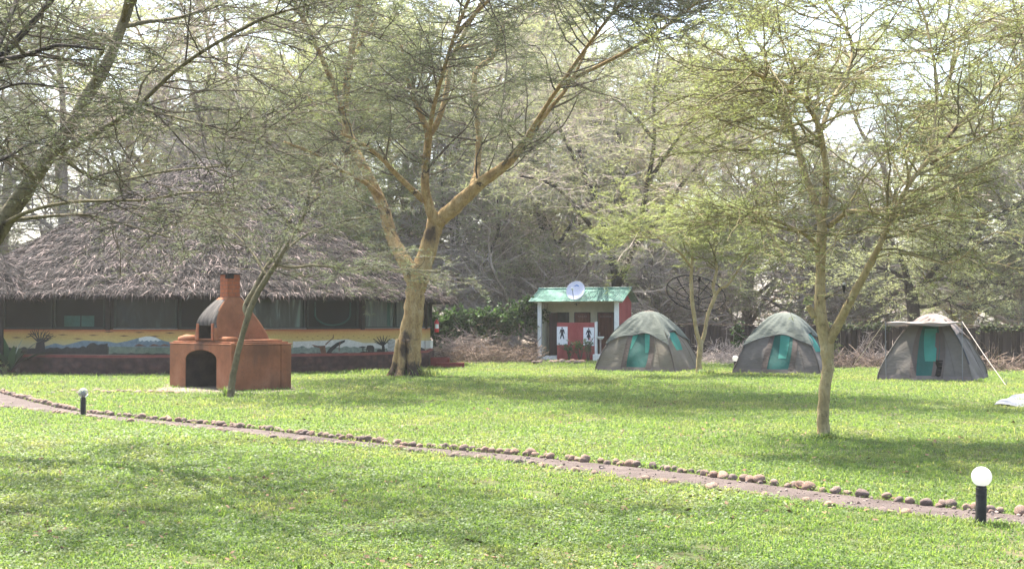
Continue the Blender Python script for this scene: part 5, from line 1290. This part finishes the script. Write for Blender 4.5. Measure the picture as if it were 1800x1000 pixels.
            for sx, e in ((-1, gnd(1497, 646)), (1, gnd(1768, 677))):
                g = G(); a = np.array([sx * fe, -s - .09, z + .02]); b = loc(e); g.tubes(np.array([a, (a + b) / 2 + [0, 0, -.03], b]), np.full(3, .0085), 6); g.build('guy_rope', M['rope'], t)
                g = G(); g.rod(b + [0, 0, -.1], b + [.02, 0, .08], .012, 6); g.build('peg', M['awn_pole'], t)
            g = G(); g.tubes(np.array([surf(0, .99, q, .05) for q in np.linspace(.25, .8, 8)]), np.full(8, .02), 6); g.build('strap', M['strap'], t)

# ------------------------------------------------------------------ lamps, fence, hedge, brush, plants
def build_misc():
    m = N('lamp_globe'); p = m.n('BsdfPrincipled'); p.inputs['Base Color'].default_value = (.5, .5, .48, 1); p.inputs['Roughness'].default_value = .15
    t_ = m.n('BsdfTranslucent'); t_.inputs['Color'].default_value = (.9, .9, .88, 1); mx = m.n('MixShader'); mx.inputs[0].default_value = .5; m.link(p.outputs[0], mx.inputs[1]); m.link(t_.outputs[0], mx.inputs[2]); m.link(mx.outputs[0], m.out.inputs['Surface']); M['globe'] = m.m
    m = N('clear_globe'); p = m.n('BsdfPrincipled'); p.inputs['Base Color'].default_value = (.8, .8, .78, 1); p.inputs['Roughness'].default_value = .08; p.inputs['Transmission Weight'].default_value = .75; p.inputs['IOR'].default_value = 1.12; m.link(p.outputs[0], m.out.inputs['Surface']); M['globe_clear'] = m.m
    M['lamp_post'] = rough_mat('lamp_post_plastic', (.016, .015, .014), (.035, .032, .03), 12, .5, .1)
    def lamp(px, py, ztop, gr, gm, label, tilt=0):
        p = gnd(px, py); h = ztop - 2 * gr + .012; pr = gr * .53
        t = thing('garden_lamp', label, 'lamp', tuple(p), 0, 'globe lamps on short dark posts'); t.rotation_euler = (tilt, tilt, 0)
        g = G(); g.lathe([(pr, -.06), (pr, h - .035), (pr * .96, h - .03)], 20); g.build('post', M['lamp_post'], t, smooth=True)
        g = G(); g.lathe([(pr * .96, h - .03), (pr * 1.06, h - .028), (pr * 1.06, h - .018), (pr * .9, h - .012), (pr * .88, h + .012), (.001, h + .012)], 20); g.lathe([(pr * 1.02, h * .78), (pr * 1.10, h * .782), (pr * 1.10, h * .80), (pr * 1.02, h * .802)], 20); g.build('collar', M['lamp_post'], t)
        g = G(); g.ball((0, 0, h + gr - .002), gr, 0, 28, 18); gl = g.build('globe', gm, t, smooth=True)
        if gm is M['globe_clear']:
            g = G(); g.rod((0, 0, h), (0, 0, h + gr * .5), .018, 10); g.ball((0, 0, h + gr * .9), gr * .42); g.build('bulb', M['white_paint'], gl, smooth=True)
    lamp(1724, 921, .447, .079, M['globe'], 'black post lamp with a white globe at the lower right beside the path', .02)
    lamp(146, 729, .455, .085, M['globe_clear'], 'small dark post lamp with a clear globe at the left beside the path')
    lamp(1293, 652, .50, .10, M['globe'], 'distant globe lamp at the left foot of the middle tent')
    # plank fence
    m = N('weathered_planks'); n1 = m.noise(m.coord((3, 3, .4)), 3, 6, .65)
    c = m.ramp(m.var(), [(0, (.025, .018, .016)), (.5, (.042, .031, .027)), (1, (.07, .052, .046))]); k = m.math('MULTIPLY_ADD', n1, .9); m.t.nodes[-1].inputs[2].default_value = .55
    M['planks'] = m.finish(m.hsv(c, k), .9, .1, n1, .5, .02)
    pts = [at(1150, 566, 57.0), at(1300, 566, 54.0), at(1480, 566, 50.5), at(1640, 566, 47.0), at(1810, 566, 45.0), at(1990, 566, 43.5)]
    pts = [np.array([p[0], p[1], 0]) for p in pts]
    f = thing('plank_fence', 'long dark weathered plank fence behind the tents', 'fence', tuple(pts[0]))
    g = G(); gr_ = G(); C0 = pts[0]
    for a, b in zip(pts[:-1], pts[1:]):
        d = b - a; L = np.linalg.norm(d); ex = d / L; rz = math.atan2(ex[1], ex[0]); n = int(L / .15)
        for i in range(n):
            c = a - C0 + ex * (i + .5) * L / n; hh = 1.47 - .08 * (np.clip((c[0] + C0[0] - 6) / 14, 0, 1)) + RNG.normal() * .025
            g.box((c[0] + RNG.normal() * .004, c[1] + RNG.normal() * .008, hh / 2), (L / n - .012, .025, hh), rz=rz + RNG.normal() * .02)
        for z in (.45, 1.36): gr_.box((a - C0 + d / 2 + np.array([0, 0, z]) + np.array([ex[1], -ex[0], 0]) * -.05), (L, .05, .09), rz=rz)
        if True:
            G().box((a - C0)[:3] + np.array([0, .09, .78]), (.12, .12, 1.6)).build('post', M['bark_grey'], f)
    g.build('planks', M['planks'], f); gr_.build('rail', M['bark_grey'], f)
    top = G(); line = smooth_line(np.array([np.r_[p[:2] - C0[:2], 1.5 - .07 * k / 5] for k, p in enumerate(pts)]), 60); line[:, 2] += RNG.normal(size=60) * .015; top.tubes(line, np.full(60, .02), 6); top.build('top_pole', M['stick'], f)
    # creeper on the fence
    def creeper(name, label, pts, n, size, mat, spread, sticks=120, cat='creeper'):
        b = np.array([pts[0][0], pts[0][1], 0]); q = thing(name, label, cat, tuple(b))
        L = smooth_line(np.array(pts) - b, 30)[None]
        Q, _, _ = spawn(L, sticks, 0, 1, spread, (.3, 1.5), 1.0, -.05, 6, .25, 0.0)
        g = G(); tube_set(g, Q, .012, .005, 4); g.build('stems', M['twig'], q)
        g = G(); leaves(g, Q, n, size, size * .62, spread=1.1, tilt=.9, t0=.05); g.build('foliage', mat, q)
    def wpt(px, py, d): return at(px, py, d)
    creeper('vine_hedge', 'dense dark green vine hedge between the hut and the toilet block', [wpt(755, 590, 53.5), wpt(772, 570, 54), wpt(800, 566, 54.5), wpt(850, 566, 55), wpt(890, 560, 55.5), wpt(940, 556, 56)], 26000, .12, M['leaf_vine'], (.4, 1.05), 460, 'hedge')
    creeper('vine_clump', 'bushy bright green vine clump against the left side of the toilet block', [wpt(912, 552, 56), wpt(928, 545, 56), wpt(944, 552, 56)], 5200, .13, M['leaf_vine'], (.3, .8), 130)
    creeper('vine_clump', 'green creeper hanging on the plank fence left of the middle tent', [wpt(1291, 566, 53.7), wpt(1299, 590, 53.7), wpt(1300, 612, 53.6)], 1400, .11, M['leaf_vine'], (.2, .45), 60)
    creeper('vine_clump', 'creeper running along the fence top right of the slender tree', [wpt(1460, 574, 50.3), wpt(1510, 573, 49.3), wpt(1570, 572, 48.0)], 1100, .10, M['leaf_dark'], (.12, .3), 90)
    creeper('vine_clump', 'creeper along the fence top right of the awning tent', [wpt(1715, 577, 45.6), wpt(1760, 576, 45.1), wpt(1830, 577, 44.5)], 700, .10, M['leaf_dark'], (.1, .25), 80)
    creeper('vine_clump', 'bright climbing shoots beside the fork of the slender tree', [wpt(1418, 520, 50), wpt(1436, 560, 50), wpt(1455, 590, 50), wpt(1470, 620, 50)], 1500, .11, M['leaf_fresh'], (.2, .5), 70)
    # brushwood heaps
    def heap(label, px0, px1, py, d, w, h, n, dark=False, big=True):
        a, b = at(px0, py, d), at(px1, py, d); c = (a + b) / 2; c[2] = 0; L = abs(b[0] - a[0])
        o = np.stack([RNG.uniform(-L / 2, L / 2, n), RNG.normal(size=n) * w * .4, np.abs(RNG.normal(size=n)) * h * .27], -1)
        az = RNG.uniform(0, 2 * np.pi, n); el = RNG.normal(size=n) * .38
        D = np.stack([np.cos(az) * np.cos(el), np.sin(az) * np.cos(el) * .7, np.sin(el)], -1); l = RNG.uniform(.4, 1.9, n)
        K = 7; Q = np.empty((n, K, 3)); Q[:, 0] = o - D * l[:, None] * .5
        for k in range(1, K): D = nrm(D + RNG.normal(size=(n, 3)) * .2 + [0, 0, -.02]); Q[:, k] = Q[:, k - 1] + D * (l / (K - 1))[:, None]
        Q[..., 2] = np.maximum(Q[..., 2], .01 + .02 * RNG.random((n, 1)))
        g = G(); tube_set(g, Q, RNG.uniform(.006, .022, n) if big else RNG.uniform(.004, .011, n), .004, 4)
        Q2, _, _ = spawn(Q, n * 4, .2, 1, (.15, .7), (.4, 1.1), .8, -.02, 4, .2); Q2[..., 2] = np.maximum(Q2[..., 2], .01); tube_set(g, Q2, .006, .003, 3)
        o = g.build('brush_pile', M['twig_mauve'] if dark else M['stick'], None, (0, 0, 0)); o.location = tuple(c)
        tag(o, label, 'brushwood', 'heaps of cut brushwood along the fence')
    heap('big heap of pale dry branches below the vine hedge', 790, 945, 600, 52.2, 1.3, 1.0, 360)
    heap('dull tangle of thin twigs at the left end of the hedge by the hut', 768, 850, 600, 53.4, 1.0, 1.6, 340, True, False)
    heap('mauve tangle of dry twigs by the fence between the left and middle tents', 1235, 1335, 610, 51.0, 1.3, .75, 250, True, False)
    heap('reddish heap of dry branches behind the slender tree, left of the awning tent', 1455, 1565, 620, 46.5, 1.2, .48, 220)
    heap('twiggy heap against the fence between the middle and awning tents', 1495, 1590, 600, 47.6, .8, .8, 130, True, False)
    heap('low heap of dry branches by the fence at the right edge', 1725, 1860, 620, 43.0, .9, .45, 170)
    # silver groundsheet
    m = N('silver_groundsheet'); n1 = m.noise(m.coord(), 3.5, 5, .6, .8)
    M['sheet'] = m.finish(m.ramp(n1, [(.35, (.10, .10, .105)), (.65, (.165, .165, .17))]), .5, .4, n1, .8, .06, metal=.1)
    q = [gnd(1748, 715), gnd(1787, 698), gnd(1905, 690), gnd(1900, 719)]; g = G(); P = []
    for a in np.linspace(0, 1, 22):
        row = []
        for b_ in np.linspace(0, 1, 34):
            p = (q[0] * (1 - a) + q[1] * a) * (1 - b_) + (q[3] * (1 - a) + q[2] * a) * b_
            z = .05 + .025 * math.sin(13 * b_ + 4 * a) + .022 * math.sin(9 * a - 7 * b_) + .02 * a; row.append((p[0], p[1] + .05 * math.sin(20 * b_), max(z, .018)))
        P.append(row)
    P = np.array(P); c = P[0, 0].copy(); c[2] = 0; g.grid(P); g.grid(P - [0, 0, .008]); o = g.build('groundsheet', M['sheet'], None, tuple(c), True)
    tag(o, 'crumpled silver grey groundsheet spread on the grass at the right edge', 'groundsheet')
    # broad leaved plant by the hut
    def plant(px, py, n, h, w, label, name='broad_leaf_plant', mat='leaf_broad'):
        c = gnd(px, py); t = thing(name, label, 'plant', tuple(c))
        for k in range(n):
            a = RNG.uniform(0, 2 * np.pi); L = h * RNG.uniform(.7, 1.1); e = RNG.uniform(.25, 1.15)
            ts = np.linspace(0, 1, 9); cur = np.stack([L * ts * math.sin(e) * (1 + .3 * ts), 0 * ts, L * (ts * math.cos(e * .5) - .38 * e * ts ** 2.4) + .1], -1)
            wd = w * np.sin(np.pi * np.clip(ts, .02, 1) ** .75) ** .8 * .5 + .006
            P = np.stack([cur + np.stack([0 * ts, -wd, .25 * wd], -1), cur, cur + np.stack([0 * ts, wd, .25 * wd], -1)], 1)
            ca, sa = math.cos(a), math.sin(a); P = np.stack([P[..., 0] * ca - P[..., 1] * sa, P[..., 0] * sa + P[..., 1] * ca, P[..., 2]], -1)
            G().grid(P, var=RNG.random()).build('leaf', M[mat], t, smooth=True)
        return t
    plant(18, 657, 14, 1.2, .22, 'big broad leaved green plant in the bed at the left end of the hut')
    plant(50, 652, 9, .95, .16, 'arching darker leaved plant beside the baobab of the mural')
    for px, py, lab in ((6, 658, 'small pale weed at the left edge of the flower bed'), (98, 655, 'small weed growing over the bed stones'), (187, 653, 'tiny weed at the foot of the hut wall'), (110, 654, 'thin weed with a bare stalk right of the bed stones')):
        c = gnd(px, py); t = thing('weed', lab, 'plant', tuple(c)); st = np.array([smooth_line(np.array([[0, 0, -.02], [RNG.normal() * .06, RNG.normal() * .05, .12], [RNG.normal() * .16, RNG.normal() * .1, RNG.uniform(.2, .45)]]), 6) for _ in range(7)])
        g = G(); tube_set(g, st, .007, .003, 4); g.build('stems', M['twig_yellow'], t); g = G(); leaves(g, st, 70, .10, .045, t0=.3, spread=1.0, tilt=.8); g.build('foliage', M['leaf_fresh'], t)
    # rank grass round trunk feet, drawn up as separate tufts
    for px, py, n, h, w, lab in ((735, 661, 260, .34, .65, 'long grass around the foot of the stout yellow tree'), (1455, 771, 170, .13, .22, 'grass tuft at the foot of the slender tree'), (399, 697, 60, .28, .10, 'wispy tuft at the foot of the thin leaning tree'), (1238, 657, 130, .2, .35, 'grass tuft at the foot of the twin stemmed tree'), (660, 657, 180, .22, .9, 'fringe of tall grass at the base of the hut'), (1755, 923, 120, .07, .16, 'small grass clump right of the lower right lamp')):
        c = gnd(px, py); x = RNG.normal(size=n) * w * .5; y = RNG.normal(size=n) * w * .3; a = RNG.uniform(0, 6.28, n); l = h * RNG.uniform(.5, 1.1, n); e = RNG.uniform(.1, .7, n)
        b = np.stack([x, y, 0 * x - .01], -1); D = np.stack([np.cos(a) * np.sin(e), np.sin(a) * np.sin(e), np.cos(e)], -1); S = np.stack([-np.sin(a), np.cos(a), 0 * a], -1) * (h * .035 + .002)
        m1 = b + D * l[:, None] * .6; tp = m1 + nrm(D + np.stack([np.cos(a), np.sin(a), -.6 + 0 * a], -1) * .5) * l[:, None] * .5
        V = np.stack([b - S, b + S, m1 + S * .8, m1 - S * .8, tp + S * .1, tp - S * .1], 1); k = np.arange(n)[:, None] * 6; vv = np.clip(.5 + .25 * RNG.normal(size=n), 0, 1)
        g = G(); g.add(V.reshape(-1, 3), np.concatenate([k + np.array([[0, 1, 2, 3]]), k + np.array([[3, 2, 4, 5]])]), 0, np.concatenate([vv, vv]))
        o = g.build('grass_tuft', M['grass'], None, (0, 0, 0)); o.location = tuple(c); tag(o, lab, 'grass tuft')
    # bird between the forks of the slender tree
    p = at(1483.5, 505, 18.0); q = thing('bird', 'small dark bird with a white head perched between the forks of the slender tree', 'bird', tuple(p))
    M['feather_dark'] = rough_mat('dark_feathers', (.012, .01, .012), (.03, .026, .026), 60, .7, .3); M['feather_white'] = rough_mat('white_feathers', (.6, .56, .5), (.72, .68, .62), 60, .8, .2)
    bm = bmesh.new(); bmesh.ops.create_uvsphere(bm, u_segments=16, v_segments=12, radius=1)
    for v in bm.verts:
        x, y, z = v.co; taper = 1 - .35 * max(0, -z) ** 1.5
        v.co = Vector((x * .026 * taper, y * .030 * taper + .006 * z, z * .045))
    g = G(); g.bm(bm); bm.free()
    g.tubes(np.array([[0, .012, -.03], [.004, .02, -.06], [.006, .026, -.085]]), np.array([.012, .010, .007]), 7, caps=True)
    for sx in (-1, 1): g.rod((sx * .008, 0, -.035), (sx * .009, -.004, -.06), .0025, 5)
    g.build('body', M['feather_dark'], q, smooth=True)
    g = G(); g.ball((0, -.006, .045), .020, 0, 14, 10); h = g.build('head', M['feather_white'], q, smooth=True)
    g = G(); g.rod((0, -.024, .044), (-.004, -.042, .041), .006, 7, r2=.001); g.ball((-.012, -.02, .05), .003, 0, 8, 6); g.ball((.012, -.02, .05), .003, 0, 8, 6); g.build('beak', M['feather_dark'], h)
    g = G(); A = at(1449, 526, 18.15); B = at(1480, 508.5, 18.0); g.tubes(np.array([A, (A + B) / 2 + [0, 0, .01], B, at(1500, 513, 17.95)]) - A, np.array([.011, .009, .007, .004]), 6); o = g.build('perch_twig', M['twig'], None, (0, 0, 0)); o.location = tuple(A)
    o.parent = None; return o

def build_light():
    el, az = R(63), R(-28)                     # azimuth clockwise from the view direction
    S = Vector((math.sin(az) * math.cos(el), math.cos(az) * math.cos(el), math.sin(el)))
    sun = bpy.data.lights.new('sun', 'SUN'); sun.energy = 5.0; sun.angle = R(.53); sun.color = (1, .95, .86)
    o = bpy.data.objects.new('sun', sun); COL.objects.link(o); o.rotation_euler = S.to_track_quat('Z', 'Y').to_euler(); o.location = (0, 0, 60)
    w = bpy.data.worlds.new('World'); SC.world = w; w.use_nodes = True; t = w.node_tree; t.nodes.clear()
    sk = t.nodes.new('ShaderNodeTexSky'); sk.sky_type = 'NISHITA'; sk.sun_disc = False; sk.sun_elevation = el; sk.sun_rotation = az; sk.air_density = 1.0; sk.dust_density = 3.5; sk.ozone_density = 1.0
    bg = t.nodes.new('ShaderNodeBackground'); bg.inputs['Strength'].default_value = .15; out = t.nodes.new('ShaderNodeOutputWorld')
    t.links.new(sk.outputs[0], bg.inputs[0]); t.links.new(bg.outputs[0], out.inputs[0])
    # the dusty air
    m = N('dusty_air'); v = m.n('VolumePrincipled'); v.inputs['Color'].default_value = (.95, .93, .92, 1); v.inputs['Density'].default_value = HAZE; v.inputs['Anisotropy'].default_value = .35
    m.link(v.outputs[0], m.out.inputs['Volume'])
    g = G(); g.box((0, 260, 12.5), (660, 620, 27)); o = g.build('haze', m.m, None, (0, 0, 0)); tag(o, 'thin sunlit dusty haze hanging in the air', 'haze', kind='stuff')
    m.m.cycles.homogeneous_volume = True
    SC.view_settings.view_transform = 'Standard'; SC.view_settings.look = 'None'; SC.view_settings.gamma = 1; SC.view_settings.exposure = EXPOSURE
    c = SC.cycles; c.max_bounces = 8; c.diffuse_bounces = 3; c.glossy_bounces = 3; c.transmission_bounces = 6; c.volume_bounces = 1; c.transparent_max_bounces = 8
    c.caustics_reflective = False; c.caustics_refractive = False; c.sample_clamp_indirect = 6; c.use_denoising = True
    c.use_adaptive_sampling = False

HAZE = 0.00042
EXPOSURE = 2.15
build_ground(); build_light()
build_hut(); build_oven(); build_toilets(); build_tents(); build_stones(); build_trees(); build_grass(); build_litter(); build_gravel()
PT = build_misc()
# the perch twig belongs to the slender lawn tree
for o in bpy.data.objects:
    if o.get('label', '').startswith('slender pale barked'):
        PT.parent = o; PT.location = Vector(PT.location) - Vector(o.location)
